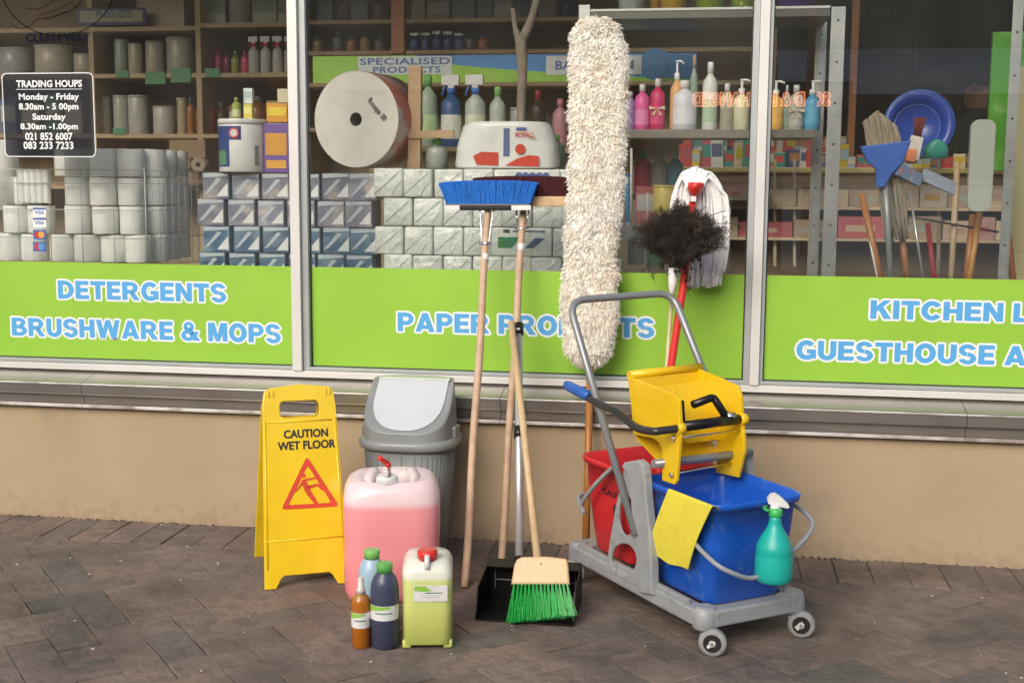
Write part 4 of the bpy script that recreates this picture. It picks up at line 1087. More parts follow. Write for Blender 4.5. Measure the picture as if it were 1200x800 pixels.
# --- shelf under the rack with detergents
pl, zz = platform(722, 905, 228, 1.0, 1.3, 'detergent_shelf', 'low shelf of green capped detergents under the soap rack', m=plain((.12,.10,.08), .6))
for (x_, w_, h_, c_, lab) in ((733, 16, 50, (.42,.35,.12), 'ochre'), (753, 20, 50, (.50,.08,.12), 'pink red'), (773, 18, 50, (.36,.36,.33), 'grey'), (791, 17, 50, (.06,.30,.45), 'turquoise')):
    product('bottle', x_, 228, w_, h_, 1.1, c_, '%s detergent bottle with green cap under the soap rack' % lab, 'detergent', c2=(.10,.38,.08), z=zz)
product('can', 778, 262, 26, 44, .8, (.55,.44,.08), 'mustard yellow tub beside the white string mop', 'tub', c2=(.55,.42,.08))
product('box', 728, 262, 18, 58, .85, (.03,.16,.30), 'tall deep blue carton just right of the dust mop', 'carton', c2=(.04,.2,.36))
product('box', 757, 262, 24, 42, .86, (.30,.08,.08), 'dull red carton behind the wire holder', 'carton', c2=(.35,.33,.3))
t = thing('wire_holder', 'white rod holder with a flat grey foot right of the dust mop', 'holder', at(739, 278, .66)); s_ = ppm(.66)
MB().tube([at(739.5, 262, .66), at(740, 174, .66)], .005, 8).build('rod', plain((.68,.68,.64), .4), t)
MB().tube([at(758, 262, .66), at(759, 226, .66)], .003, 8).build('rod', plain((.68,.68,.64), .4), t)
a = at(712, 280, .66); b = at(742, 262, .66); MB().cbox((a.x, .66, a.z), (b.x, .80, b.z), .003).build('foot', plain((.50,.50,.46), .4), t)
product('can', 745, 310, 20, 44, .9, (.16,.17,.14), 'dark grey tub low behind the duster', 'tub', c2=(.2,.2,.18))
product('can', 768, 312, 22, 40, .95, (.05,.16,.05), 'dark green tub low behind the duster', 'tub', c2=(.05,.2,.05))

# --- sweets counter, middle to right window
YC = 1.36; sC = ppm(YC)
ct = thing('display_counter', 'cream display counter with boxed sweets on top behind the right mullion', 'counter', at(900, 330, YC))
a = at(786, 200, YC); b = at(1230, 200, YC); zt = at(900, 196, YC).z
M_cream = mat('cream_laminate', (.72,.58,.38), .4, var=(3, (.64,.50,.33), .4, .7))
MB().cbox((a.x, YC, zt-.025), (b.x, YC+.55, zt), .004).build('counter_top', M_cream, ct)
MB().box((a.x, YC+.02, .12), (b.x, YC+.5, zt-.026)).build('counter_body', mat('counter_brown', (.22,.16,.10), .6), ct)
wz = [at(800, y_, YC).z for y_ in (206, 240, 275, 312)]
for k in (1, 2): MB().cbox((a.x, YC-.16, wz[k]-.012), (b.x, YC+.018, wz[k]), .002).build('shelf', M_cream, ct)
pas = [((.72,.58,.40),'cream'),((.66,.50,.36),'buff'),((.58,.36,.32),'dusty pink'),((.74,.66,.52),'ivory'),((.50,.38,.26),'brown'),((.62,.16,.18),'red'),((.78,.45,.12),'orange'),((.45,.48,.42),'grey green')]
cnt = {}
for k in (1, 2):
    xx = a.x+.01; ih = wz[k-1]-wz[k]-.02
    while xx < b.x-.2:
        q = rq.choices(range(8), weights=[6,5,2,5,2,1.2,.8,1])[0]; ww = rq.uniform(.07, .24); cnt[q] = cnt.get(q, 0)+1
        t = thing('carton', '%s carton on the open shelves of the sweets counter, %s of its colour' % (pas[q][1], ORD[min(13, cnt[q]-1)]), 'carton', (xx+ww/2, YC-.14, wz[k]))
        hh = ih*rq.uniform(.55, .97); d_ = rq.uniform(-.02, .02)
        MB().cbox((xx, YC-.13+d_, wz[k]+.0005), (xx+ww-.004, YC+.015, wz[k]+hh), .002).build('box', plain(pas[q][0], .5), t)
        MB().box((xx+ww*.15, YC-.131+d_, wz[k]+hh*.3), (xx+ww*.7, YC-.1302+d_, wz[k]+hh*.6)).build('print', plain(pas[(q+3) % 8][0], .5), t)
        xx += ww
c = at(800, 201, YC); d = at(800, 196.5, YC); MB().box((a.x, YC-.006, c.z), (b.x, YC-.001, d.z)).build('price_rail', plain((.52,.46,.16), .4), ct)
for x_ in (908, 931, 955, 1118-18):
    p0 = at(x_, 312, YC-.1); p1 = at(x_, 186, YC-.1); MB().bar(p0, p1, .012, .012, (0,-1,0)).build('display_rod', plain((.62,.54,.38), .4), ct)
cols = [((.55,.42,.03),'yellow'),((.55,.06,.06),'red'),((.55,.57,.55),'white'),((.30,.42,.50),'pale blue'),((.45,.10,.12),'dark red'),((.08,.10,.22),'navy'),((.60,.50,.32),'cream'),((.05,.28,.24),'teal'),((.42,.20,.07),'orange brown')]
x_ = 797; i = 0; rw = 0
cnt = {}
while x_ < 1192:
    w_ = rq.uniform(9, 15); k = rq.randrange(len(cols)); h_ = rq.uniform(10, 26)
    h_ += 8 if x_ < 885 else 4
    if x_ > 990: h_ *= .55
    cnt[k] = cnt.get(k, 0)+1
    product('box', x_+w_/2, 196, w_*.93, h_, YC+.1+rq.uniform(0, .06), cols[k][0], '%s sweets packet, %s of its colour from the left on the display counter' % (cols[k][1], ORD[cnt[k]-1]), 'sweets packet', c2=cols[(k+3) % 9][0], z=zt+.0005).rotation_euler = (0, rq.uniform(-.06,.06), rq.uniform(-.5,.5))
    x_ += w_

# second tier of the counter: taller packets on a step behind
a = at(786, 200, YC); b = at(1000, 200, YC)
MB().cbox((a.x, YC+.24, zt), (b.x, YC+.5, zt+.07), .004).build('counter_step', M_cream, ct)
x_ = 800; cnt = {}
while x_ < 985:
    w_ = rq.uniform(8, 14); k = rq.randrange(len(cols)); h_ = rq.uniform(12, 22); cnt[k] = cnt.get(k, 0)+1
    product('box', x_+w_/2, 178, w_*.93, h_, YC+.30+rq.uniform(0, .05), cols[k][0], '%s packet on the raised back step of the counter, %s of its colour' % (cols[k][1], ORD[cnt[k]-1]), 'sweets packet', c2=cols[(k+5) % 9][0], z=zt+.0705).rotation_euler = (0, rq.uniform(-.06,.06), rq.uniform(-.5,.5))
    x_ += w_
# --- right window: dark shutter, people, brooms and mops
YD = 5.6
sd_ = thing('roller_shutter', 'dark ribbed roller shutter at the back with faint lettering above', 'shutter', at(1033, 320, YD))
a = at(990, 135, YD); b = at(1072, 24, YD)
mb_m = plain((.16,.15,.11), .6)
zz = .3
zs0 = .14
while zs0 < b.z:
    MB().cbox((a.x, YD, zs0), (b.x, YD+.02, zs0+.062), .006).build('slat', mb_m, sd_); zs0 += .066
MB().cbox((a.x-.03, YD-.02, .14), (a.x-.002, YD+.05, b.z), .003).build('guide', plain((.2,.18,.14), .5), sd_)
MB().cbox((b.x+.002, YD-.02, .14), (b.x+.03, YD+.05, b.z), .003).build('guide', plain((.2,.18,.14), .5), sd_)
MB().cbox((a.x-.03, YD-.1, b.z+.002), (b.x+.03, YD+.05, b.z+.16), .003).build('shutter_box', plain((.05,.045,.04), .6), sd_)
c = at(1000, 27, YD-.1); d = at(1052, 19, YD-.1)
fit_text('NO ENTRY', frame((c.x, YD-.102, b.z+.03), (1,0,0), (0,0,1)), d.x-c.x, .05, plain((.30,.28,.2), .6), 'lettering', sd_, off=.0)
def skin_person(name, label, base, H, yaw, cloth, hair, hat=None):
    t = thing(name, label, 'person', base)
    J = {'p':(0,0,.52),'s':(0,0,.66),'c':(0,.005,.78),'n':(0,.0,.845),'h0':(0,-.008,.885),'h1':(0,-.01,.935),
         'sl':(-.105,0,.80),'el':(-.14,.01,.64),'wl':(-.12,-.07,.52),'dl':(-.11,-.10,.485),'sr':(.105,0,.80),'er':(.14,.01,.64),'wr':(.12,-.08,.53),'dr':(.11,-.11,.495),
         'hl':(-.052,0,.50),'kl':(-.058,-.01,.28),'al':(-.06,.01,.045),'tl':(-.065,-.075,.018),'hr':(.052,0,.50),'kr':(.058,-.015,.28),'ar':(.06,.01,.045),'tr':(.065,-.075,.018)}
    Rr = {'p':.075,'s':.07,'c':.085,'n':.034,'h0':.05,'h1':.056,'sl':.045,'el':.03,'wl':.02,'dl':.022,'sr':.045,'er':.03,'wr':.02,'dr':.022,'hl':.06,'kl':.038,'al':.026,'tl':.022,'hr':.06,'kr':.038,'ar':.026,'tr':.022}
    E = [('p','s'),('s','c'),('c','n'),('n','h0'),('h0','h1'),('c','sl'),('sl','el'),('el','wl'),('wl','dl'),('c','sr'),('sr','er'),('er','wr'),('wr','dr'),('p','hl'),('hl','kl'),('kl','al'),('al','tl'),('p','hr'),('hr','kr'),('kr','ar'),('ar','tr')]
    ks = list(J); me = bpy.data.meshes.new('b'); cz, sz = math.cos(yaw), math.sin(yaw)
    W_ = lambda q: V(q[0]*cz-q[1]*sz, q[0]*sz+q[1]*cz, q[2])*H
    me.from_pydata([tuple(W_(J[k])) for k in ks], [(ks.index(a_), ks.index(b_)) for a_, b_ in E], [])
    o = bpy.data.objects.new('b', me); col.objects.link(o)
    o.modifiers.new('s', 'SKIN'); sv = me.skin_vertices[0].data
    for i_, k in enumerate(ks): sv[i_].radius = (Rr[k]*H, Rr[k]*H*.8)
    sv[0].use_root = True
    ss = o.modifiers.new('u', 'SUBSURF'); ss.levels = 2; ss.render_levels = 2
    nm = bpy.data.meshes.new_from_object(o.evaluated_get(bpy.context.evaluated_depsgraph_get()))
    bpy.data.objects.remove(o)
    nm.materials.clear(); nm.materials.append(cloth); nm.materials.append(plain((.26,.14,.09), .55))
    for p_ in nm.polygons:
        p_.use_smooth = True
        if p_.center.z > .865*H or (p_.center.z < .535*H and p_.center.z > .46*H and abs(p_.center.x*cz+p_.center.y*sz) > .098*H): p_.material_index = 1
    bo = bpy.data.objects.new('body', nm); link(bo, t)
    hd = V(0,-.01,.925)*H
    Mh = Matrix.Rotation(yaw, 4, 'Z')
    mb = MB(); mb.loft([(0, .012*H, (.92+z_)*H, r1*H, r2*H, 2) for z_, r1, r2 in ((0,.052,.044),(.02,.058,.054),(.045,.05,.05),(.062,.025,.028))], 20, Matrix.Translation(base) @ Mh)
    mb.build('hair', hair, t)
    mb = MB(); mb.lathe([(.010*H,0),(.006*H,.01*H)], (0,0,0), 8, Matrix.Translation(base) @ Mh @ Matrix.Translation((0,-.06*H,.918*H)) @ Matrix.Rotation(.9, 4, 'X')); mb.build('nose', plain((.24,.12,.08), .55), t)
    if hat:
        mb = MB(); mb.loft([(0, 0, (.945+z_)*H, r1*H, r2*H, 2) for z_, r1, r2 in ((0,.066,.066),(.035,.06,.06),(.05,.03,.03))], 20, Matrix.Translation(base) @ Mh)
        mb.loft([(0, -.05*H, .945*H, .06*H, .06*H, 2),(0, -.05*H, .952*H, .058*H, .058*H, 2)], 20, Matrix.Translation(base) @ Mh)
        mb.build('cap', hat, t)
    return t
bp_ = at(1093, 200, 2.6); skin_person('person', 'dimly seen person in dark clothes and a peaked cap behind the counter', V(bp_.x, 2.75, .12), 1.72, .2, plain((.02,.02,.022), .8), plain((.01,.01,.01), .7), plain((.07,.06,.03), .7))
bp_ = at(1150, 200, 2.4); skin_person('person', 'dimly seen dark-haired person in a dark green top beside the green board', V(bp_.x, 2.5, .12), 1.74, -.5, plain((.02,.028,.018), .8), plain((.012,.01,.008), .7))

def rod(name, label, cat, p0, p1, r, m, parts=()):
    t = thing(name, label, cat, p0)
    MB().tube([p0, p1], r, 10).build('handle', m, t); return t
Y1 = .62
M_wo = mat('varnished_orange_wood', (.42,.17,.04), .35, var=(20, (.36,.14,.03), .4, .7))
# blue round brush/lid
c = at(1077, 146, .95); s_ = ppm(.95); M = frame(c, (1,0,0), (0,.12,1))
t = thing('blue_basin', 'round deep blue basin standing upright among the brooms in the right window', 'basin', (c.x, c.y, c.z-36/s_))
MB().lathe([(37/s_,0),(36/s_,.012),(27/s_,-.03),(25/s_,-.05),(.001,-.055)], (0,0,0), 48, M, capb=False, capt=False).build('bowl', mat('blue_gloss_plastic', (.015,.06,.36), .28), t)
MB().lathe([(25/s_,-.046),(24/s_,-.044),(24/s_,-.048)], (0,0,0), 40, M, capb=False, capt=False).build('ring', plain((.05,.14,.48), .3), t)
MB().lathe([(37.5/s_,-.012),(38.5/s_,0),(38/s_,.014),(36/s_,.014)], (0,0,0), 48, M, capb=False, capt=False).build('rim', plain((.02,.09,.42), .3), t)
# blue mop frame with grey tube
t = thing('blue_mop_holder', 'blue triangular mop holder on a grey tube in the right window', 'mop holder', at(1044, 330, .5))
M = frame(at(1036, 190, .5), (1,0,0), (0,0,1)); s_ = ppm(.5)
mb = plate([(-27/s_,17/s_),(28/s_,24/s_),(20/s_,0),(8/s_,-14/s_),(2/s_,-28/s_),(-8/s_,-28/s_),(-9/s_,-8/s_),(-20/s_,2/s_)], [], .03, M, .005); mb.build('holder', plain((.04,.13,.50), .35), t)
MB().tube([at(1037, 212, .515), at(1040, 255, .50), at(1044, 338, .48)], .0105, 12).build('tube', plain((.36,.38,.38), .35, .3), t)
# old string mop on its orange handle
M_string = mat('beige_string', (.36,.31,.23), .95, var=(60, (.28,.23,.17), .4, .7))
t = thing('string_mop', 'dull beige string mop on an orange stick behind the blue holder', 'mop', at(1062, 330, .6))
mb = MB()
for k in range(70):
    x0 = rq.uniform(1012, 1050); top = at(x0, 130+abs(x0-1028)*.8, .58+rq.uniform(-.02,.02))
    f_ = rq.random(); xb = 1036+f_*28; 
    pts = [top, at(x0+4+f_*6, 175, .56), at(xb-8, 215, .55+rq.uniform(-.02,.03)), at(xb, rq.uniform(262, 284), .56+rq.uniform(-.02,.03))]
    mb.tube(smooth_path(pts, 3), .0045, 5)
mb.build('strings', M_string, t)
MB().tube([at(1056, 270, .6), at(1064, 336, .6)], .012, 10).build('handle', M_wo, t)
for (x0, y0, x1, y1, Y, r, m, nm, lab) in (
  (1010, 228, 1034, 336, .45, .0125, M_wo, 'broom_handle', 'thick orange varnished stick leaning left of the grey tube'),
  (1015, 262, 1030, 334, .43, .004, plain((.72,.70,.66), .3), 'white_rod', 'thin white rod resting against the orange stick'),
  (1066, 224, 1083, 334, .44, .0045, plain((.55,.56,.58), .25, .6), 'metal_rod', 'thin bright metal rod right of the string mop'),
  (1087, 262, 1096, 336, .8, .010, plain((.45,.03,.03), .4), 'broom_handle', 'red stick standing behind the metal rod'),
  (1101, 262, 1098, 336, .85, .008, plain((.38,.28,.20), .5), 'broom_handle', 'thin brownish stick next to the red stick'),
  (1122, 190, 1114, 336, .6, .011, mat('raw_wood', (.50,.37,.22), .6), 'broom_handle', 'pale raw wood stick in the middle of the right window'),
  (1140, 252, 1132, 336, .62, .013, M_wo, 'broom_handle', 'orange stick below the white scoop, left one'),
  (1148, 250, 1134, 336, .60, .012, mat('ochre_wood', (.48,.24,.05), .4), 'broom_handle', 'ochre stick crossing before the orange stick'),
  (1180, 262, 1188, 336, .7, .012, plain((.40,.13,.06), .5), 'broom_handle', 'rust red stick near the right edge')):
    rod(nm, lab, 'stick', at(x1, y1, Y), at(x0, y0, Y+.08), r, m)
t = rod('broom_handle', 'long thin dark stick lying across the sticks', 'stick', at(1065, 254, .5), at(1170, 272, .75), .004, plain((.04,.03,.025), .5))
# flat patterned mop pads
M_pad = mat('printed_pad', (.20,.30,.48), .5, var=(40, (.50,.20,.16), .55, .6), var2=(25, (.6,.62,.62), .55, .62))
t = thing('sponge_mop', 'patterned blue and red sponge mop pad pointing down right', 'mop', at(1066, 200, .52))
c = at(1052, 198, .5); d = at(1078, 212, .56); MB().bar(c, d, .045, .02, (0,-1,.2)).build('pad', M_pad, t)
c = at(1082, 205, .58); d = at(1120, 222, .66); MB().bar(c, d, .045, .012, (0,-1,.2)).build('cloth_end', plain((.42,.48,.60), .5), t)
t = thing('hand_brush', 'brush head with red bristles and a white and orange stock before the blue basin', 'brush', at(1072, 160, .7)); s_ = ppm(.7)
c = at(1068, 188, .66); d = at(1074, 162, .70); MB().bar(c, d, .045, .03, (0,-1,0)).build('stock', plain((.62,.58,.55), .4), t)
c = at(1066, 190, .64); d = at(1068, 176, .65); MB().bar(c, d, .035, .03, (0,-1,0)).build('grip', plain((.65,.18,.05), .4), t)
mb = MB()
for k in range(60):
    q = at(1070+rq.uniform(0,9), 162, .7); mb.tube([q, q+V(rq.uniform(-.005,.02), rq.uniform(-.02,.02), .075)], .0018, 4)
mb.build('bristles', plain((.20,.03,.03), .6), t)
t = thing('teal_scoop', 'small teal plastic scoop lying on the counter beside the blue basin', 'scoop', at(1096, 188, .8)); s_ = ppm(.8)
c = at(1096, 186, .8); MB().loft([(c.x, c.y, c.z+z_/s_, rx/s_, .03, 2.6) for z_, rx in ((0, 13), (10, 14), (17, 10), (21, 3))], 24).build('scoop', plain((.04,.30,.24), .35), t)
# white slab, green board, beige board at the right edge
S = ppm(.62)
def board(name, x0, x1, y0, y1, Y, m, label, cat, rr, th=.02, base=None):
    a = at(x0, y1, Y); b = at(x1, y0, Y); t = thing(name, label, cat, (a.x, Y, base or a.z))
    z0 = base or a.z
    M = frame((a.x, Y+th/2, z0), (1,0,0), (0,0,1))
    plate(rrect(b.x-a.x, b.z-z0, rr), [], th, M, .003).build('panel', m, t); return t
board('plastic_board', 1133, 1168, 140, 248, .50, mat('frosted_plastic', (.42,.45,.40), .3), 'frosted white plastic board with rounded top above the orange sticks', 'board', .03, .03)
board('green_board', 1155, 1215, 37, 200, 1.1, mat('green_gloss_board', (.10,.36,.04), .25, var=(10, (.25,.48,.14), .55, .7)), 'glossy green board standing near the right edge', 'board', .004, .03)
board('beige_board', 1171, 1230, 78, 336, .80, mat('beige_board', (.46,.42,.24), .4), 'beige board with a rounded corner in front of the green board', 'board', .02, .02)
# ------------------------------------------------------------------ wet floor sign
M_yel = mat('yellow_sign_plastic', (.86,.62,.022), .2, coat=.4, var=(9, (.80,.55,.016), .42, .7), bump=(14, .22, .006))
M_ysh = plain((.70,.46,.01), .3)
M_redp = plain((.68,.07,.03), .4)
M_print = plain((.02,.02,.02), .5)
FL = atz(310, 691)
th = math.radians(26); e_ = V(math.cos(th), math.sin(th), 0); n_ = V(-e_.y, e_.x, 0)
SW, BH, AP = .262, .350, .152
sgn = thing('wet_floor_sign', 'yellow folding floor sign reading CAUTION WET FLOOR with a red slipping man triangle', 'sign', FL+e_*SW/2+n_*BH/2)
ups = (n_*AP+V(0,0,.60)).normalized(); SL = math.hypot(AP, .60)
MF = frame(FL, e_, ups)                       # local x across, y up the panel, z towards the viewer
outer = [(0,0),(.035,0),(.052,.030),(.062,.038),(SW-.062,.038),(SW-.052,.030),(SW-.035,0),(SW,0)]
tl, trr = .020, SW-.020
outer += [(SW-.004,.14),(trr+.003,SL-.06),(trr-.004,SL-.012),(trr-.02,SL-.002),(SW*.5,SL+.008),(tl+.02,SL-.002),(tl+.004,SL-.012),(tl-.003,SL-.06),(.004,.14)]
hole = rrect(.122, .052, .015, x0=SW/2-.061, y0=SL-.096)
pn = plate(outer, [hole[::-1]], .007, MF, .0022)
front = pn.build('front_panel', M_yel, sgn)
# raised border ribs
mb = MB()
def pl3(a, b, z=.0): return MF @ V(a, b, z)
for pts in ([(.012,.06),(.022,SL-.10)], [(SW-.012,.06),(SW-.022,SL-.10)], [(.014,.145),(SW-.014,.145)], [(.03,SL-.108),(SW-.03,SL-.108)]):
    mb.tube([pl3(a, b, .0035) for a, b in pts], .0028, 6)
mb.build('rib', M_yel, sgn)
for a in (tl+.022, trr-.022):
    mb = MB(); mb.cbox((a-.010, SL-.028, .0035), (a-.003, SL-.010, .008), .0015, MF); mb.cbox((a+.003, SL-.028, .0035), (a+.010, SL-.010, .008), .0015, MF)
    mb.build('hinge_lug', M_yel, sgn)
bo_ = FL + n_*BH
upr = (V(0,0,.598)+n_*(AP+.012-BH)).normalized()
MR = frame(bo_, e_, upr)
plate(outer, [hole[::-1]], .007, MR, .0022).build('rear_panel', M_yel, sgn)
def sp(x, y):           # picture point to panel coordinates
    nrm = e_.cross(ups); q = atp(x, y, FL, nrm)-FL; return (q.dot(e_), q.dot(ups))
def panel_text(body, xl_, yl_, xr_, yr_, hpx, off=.012):
    a = sp(xl_, yl_); b = sp(xr_, yr_); c = sp(xl_, yl_-hpx)
    fit_text(body, MF @ Matrix.Translation((a[0], (a[1]+b[1])/2, .0042)), b[0]-a[0], c[1]-a[1], M_print, 'lettering', sgn, off=0, bold=.0013)
panel_text('CAUTION', 332.5, 514, 384.5, 511.5, 10.2, .026)
panel_text('WET FLOOR', 325.5, 528, 393, 524.5, 10.4, .026)
def tri(pts, r): 
    P = [V(*sp(*p), 0) for p in pts]; out = []
    for i in range(3):
        a = P[i-1]; b = P[i]; c = P[(i+1) % 3]
        s_ = b+(a-b).normalized()*r; t_ = b+(c-b).normalized()*r
        for k in range(5): u = k/4; q = s_*(1-u)**2+b*2*u*(1-u)+t_*u*u; out.append((q.x, q.y))
    return out
o_ = tri([(359.5,534),(329,597),(397.5,593)], .016); i_ = tri([(360.3,545),(337.5,591.5),(388,588.5)], .009)
plate(o_, [i_[::-1]], .0012, MF @ Matrix.Translation((0,0,.0044)), .0002).build('warning_triangle', M_redp, sgn)
mb = MB()
def limb(pts, ws, z=.0042):
    P = [V(*sp(*p), 0) for p in pts]
    for i in range(len(P)-1):
        d = (P[i+1]-P[i]).normalized(); nn = V(-d.y, d.x, 0); w0 = ws[i]; w1 = ws[i+1]
        q = [P[i]+nn*w0, P[i+1]+nn*w1, P[i+1]-nn*w1, P[i]-nn*w0]
        mb.prism([(v.x, v.y) for v in q], MF @ Matrix.Translation((0,0,z+i*.00008)), .0009)
limb([(355,562),(361,576),(371,590)], [.0075,.0085,.0055])
limb([(360,571),(372,567.5),(378.5,574)], [.0055,.0042,.003])
limb([(355,562.5),(372,559)], [.0035,.0022], .0045)
limb([(356,563),(350,571),(345.5,576)], [.0035,.0028,.002], .0046)
c = sp(355.5, 557); mb.lathe([(.0068, .0042), (.0068, .0051)], (0,0,0), 16, MF @ Matrix.Translation((c[0], c[1], 0)))
mb.build('falling_man', M_redp, sgn)

# ------------------------------------------------------------------ swing bin
M_gp = mat('grey_bin_plastic', (.27,.29,.29), .3, var=(8, (.23,.25,.25), .4, .7), bump=(30, .05, .002))
M_gd = mat('grey_bin_body', (.20,.22,.22), .38, var=(8, (.17,.19,.19), .4, .7))
M_flap = mat('pale_flap', (.56,.61,.64), .2, var=(6, (.53,.575,.60), .4, .7))
bc = at(482, 600, -.19); bc.z = 0
bn_ = thing('swing_bin', 'grey swing top bin with a pale flap, behind the pink can', 'bin', bc)
MB().loft([(bc.x, bc.y, 0, .110, .100, 3.2), (bc.x, bc.y, .01, .115, .105, 3.2), (bc.x, bc.y, .375, .148, .130, 3.2)], 60).build('body', M_gd, bn_)
mb = MB()
for k in range(44):                              # vertical ribs moulded in the body
    a = 2*PI*k/44; c_, s_ = math.cos(a), math.sin(a)
    f_ = lambda rx, ry: (math.copysign(abs(c_)**(2/3.2), c_)*rx, math.copysign(abs(s_)**(2/3.2), s_)*ry)
    p0 = f_(.1155, .1055); p1 = f_(.1465, .1285)
    mb.tube([V(bc.x+p0[0], bc.y+p0[1], .03), V(bc.x+p1[0], bc.y+p1[1], .355)], .0016, 4, cap=False)
mb.build('rib', M_gd, bn_)
MB().loft([(bc.x, bc.y, .372, .158, .140, 3.0), (bc.x, bc.y, .378, .164, .146, 3.0), (bc.x, bc.y, .396, .166, .148, 3.0), (bc.x, bc.y, .404, .158, .141, 3.0), (bc.x, bc.y, .406, .150, .133, 3.0)], 60).build('rim', M_gp, bn_)
# hood: upright superelliptic shell sliced by a slanted plane
rx, ry, pw_ = .147, .130, 3.4
def ztop_(y): return min(.585, .432+(y+ry)*.86)
mb = MB(); n = 96; ringsv = []
def se(a, k=1.): 
    c_, s_ = math.cos(a), math.sin(a); return (math.copysign(abs(c_)**(2/pw_), c_)*rx*k, math.copysign(abs(s_)**(2/pw_), s_)*ry*k)
vs = []; fs = []
levels = 8
for j in range(levels+1):
    for k in range(n):
        x_, y_ = se(2*PI*k/n); zt_ = ztop_(y_)+.0; z_ = .404+(zt_-.404)*j/levels; ins_ = 1-.06*((z_-.404)/.18)**2
        vs.append((bc.x+x_*ins_, bc.y+y_*ins_, z_))
for j in range(levels):
    for k in range(n): fs.append((j*n+k, j*n+(k+1) % n, (j+1)*n+(k+1) % n, (j+1)*n+k))
b0 = levels*n
for q, kk in enumerate((.93, .6, .25)):
    for k in range(n):
        x_, y_ = se(2*PI*k/n, kk*.94); vs.append((bc.x+x_, bc.y+y_, ztop_(y_)-(.008 if kk < .95 else 0)))
    for k in range(n): fs.append((b0+q*n+k, b0+q*n+(k+1) % n, b0+(q+1)*n+(k+1) % n, b0+(q+1)*n+k))
fs.append(tuple(b0+3*n+k for k in range(n)))
mb.add(vs, fs, True); mb.build('hood', M_gp, bn_)
# flap on the slant plus its flat top
slope = V(0, 1, .86).normalized(); Mf = frame((bc.x, bc.y-ry, .432), (1,0,0), slope)
ln = (.585-.432)/.86; LL = math.hypot(ln, .153)
poly = []
for k in range(25):
    a = PI + PI*k/24; x_, y_ = math.cos(a)*.118, (1+math.sin(a)*1.0)*.12
    poly.append((math.copysign(abs(math.cos(a))**.8*.120, math.cos(a)), .016+ (1-abs(math.sin(a))**.9)*.135))
poly += [(.120, LL-.004), (-.120, LL-.004)]
plate(poly, [], .006, Mf @ Matrix.Translation((0,0,-.004)), .002).build('flap', M_flap, bn_)
plate([(-.122, 0), (.122, 0), (.118, .055), (-.118, .055)], [], .006, frame((bc.x, bc.y-ry+ln+.001, .5825), (1,0,0), (0,1,0)), .002).build('flap_top', M_flap, bn_)
for sx_ in (-1, 1): MB().cbox((bc.x+sx_*.148-.012, bc.y-.035, .40), (bc.x+sx_*.148+.012, bc.y+.035, .44), .005).build('lid_clip', M_gp, bn_)

# ------------------------------------------------------------------ liquid materials
def liquid(name, full, empty, z0, z1, r=.3, sss=.15):
    m = mat(name, full, r, sss=sss, bump=(18, .12, .004)); n = m.node_tree; b = n.nodes['Principled BSDF']
    g_ = n.nodes.new('ShaderNodeNewGeometry'); sx_ = n.nodes.new('ShaderNodeSeparateXYZ'); n.links.new(g_.outputs['Position'], sx_.inputs[0])
    mr = n.nodes.new('ShaderNodeMapRange'); mr.inputs[1].default_value = z0; mr.inputs[2].default_value = z1; n.links.new(sx_.outputs['Z'], mr.inputs[0])
    mx = n.nodes.new('ShaderNodeMix'); mx.data_type = 'RGBA'; n.links.new(mr.outputs[0], mx.inputs[0])
    m2 = n.nodes.new('ShaderNodeMapRange'); m2.inputs[1].default_value = 0; m2.inputs[2].default_value = z0; n.links.new(sx_.outputs['Z'], m2.inputs[0])
    x2 = n.nodes.new('ShaderNodeMix'); x2.data_type = 'RGBA'; n.links.new(m2.outputs[0], x2.inputs[0]); x2.inputs[6].default_value = (*full, 1); x2.inputs[7].default_value = (*[full[q]*.80+empty[q]*.20 for q in range(3)], 1)
    n.links.new(x2.outputs[2], mx.inputs[6]); mx.inputs[7].default_value = (*empty, 1)
    n.links.new(mx.outputs[2], b.inputs['Base Color']); return m
# ------------------------------------------------------------------ pink jerry can
pc_ = V(at(460, 640, -.585).x, -.585, 0)
jc = thing('jerry_can', 'large translucent can of pink liquid with a white cap and red tap', 'jerry can', pc_)
def dip(x, y): return -.014*math.exp(-((x/.05)**2))*(1 if y < .06 else .5)
rr = []
for z, k in ((0,.88),(.008,.95),(.03,.985),(.12,1.0),(.16,.985),(.17,.985),(.21,1.0),(.30,.995),(.325,.965),(.342,.90),(.352,.78)):
    rr.append((pc_.x, pc_.y, z*1.03, .146*k, .132*k, 4.2 if z < .31 else 3.4))
rr.append((pc_.x, pc_.y, .356, .146*.6, .132*.6, 3, dip)); rr.append((pc_.x, pc_.y, .352, .146*.35, .132*.35, 2.5, dip)); rr.append((pc_.x, pc_.y, .346, .02, .02, 2, dip))
def face_camera(c): return Matrix.Translation(c) @ Matrix.Rotation(math.atan2(CAM.x-c.x, c.y-CAM.y)*.9, 4, 'Z') @ Matrix.Translation(-c)
MB.G = face_camera(pc_)
body = MB().loft(rr, 72).build('body', liquid('pink_liquid_can', (.86,.27,.30), (.85,.68,.71), .284, .306, .17, .35), jc)
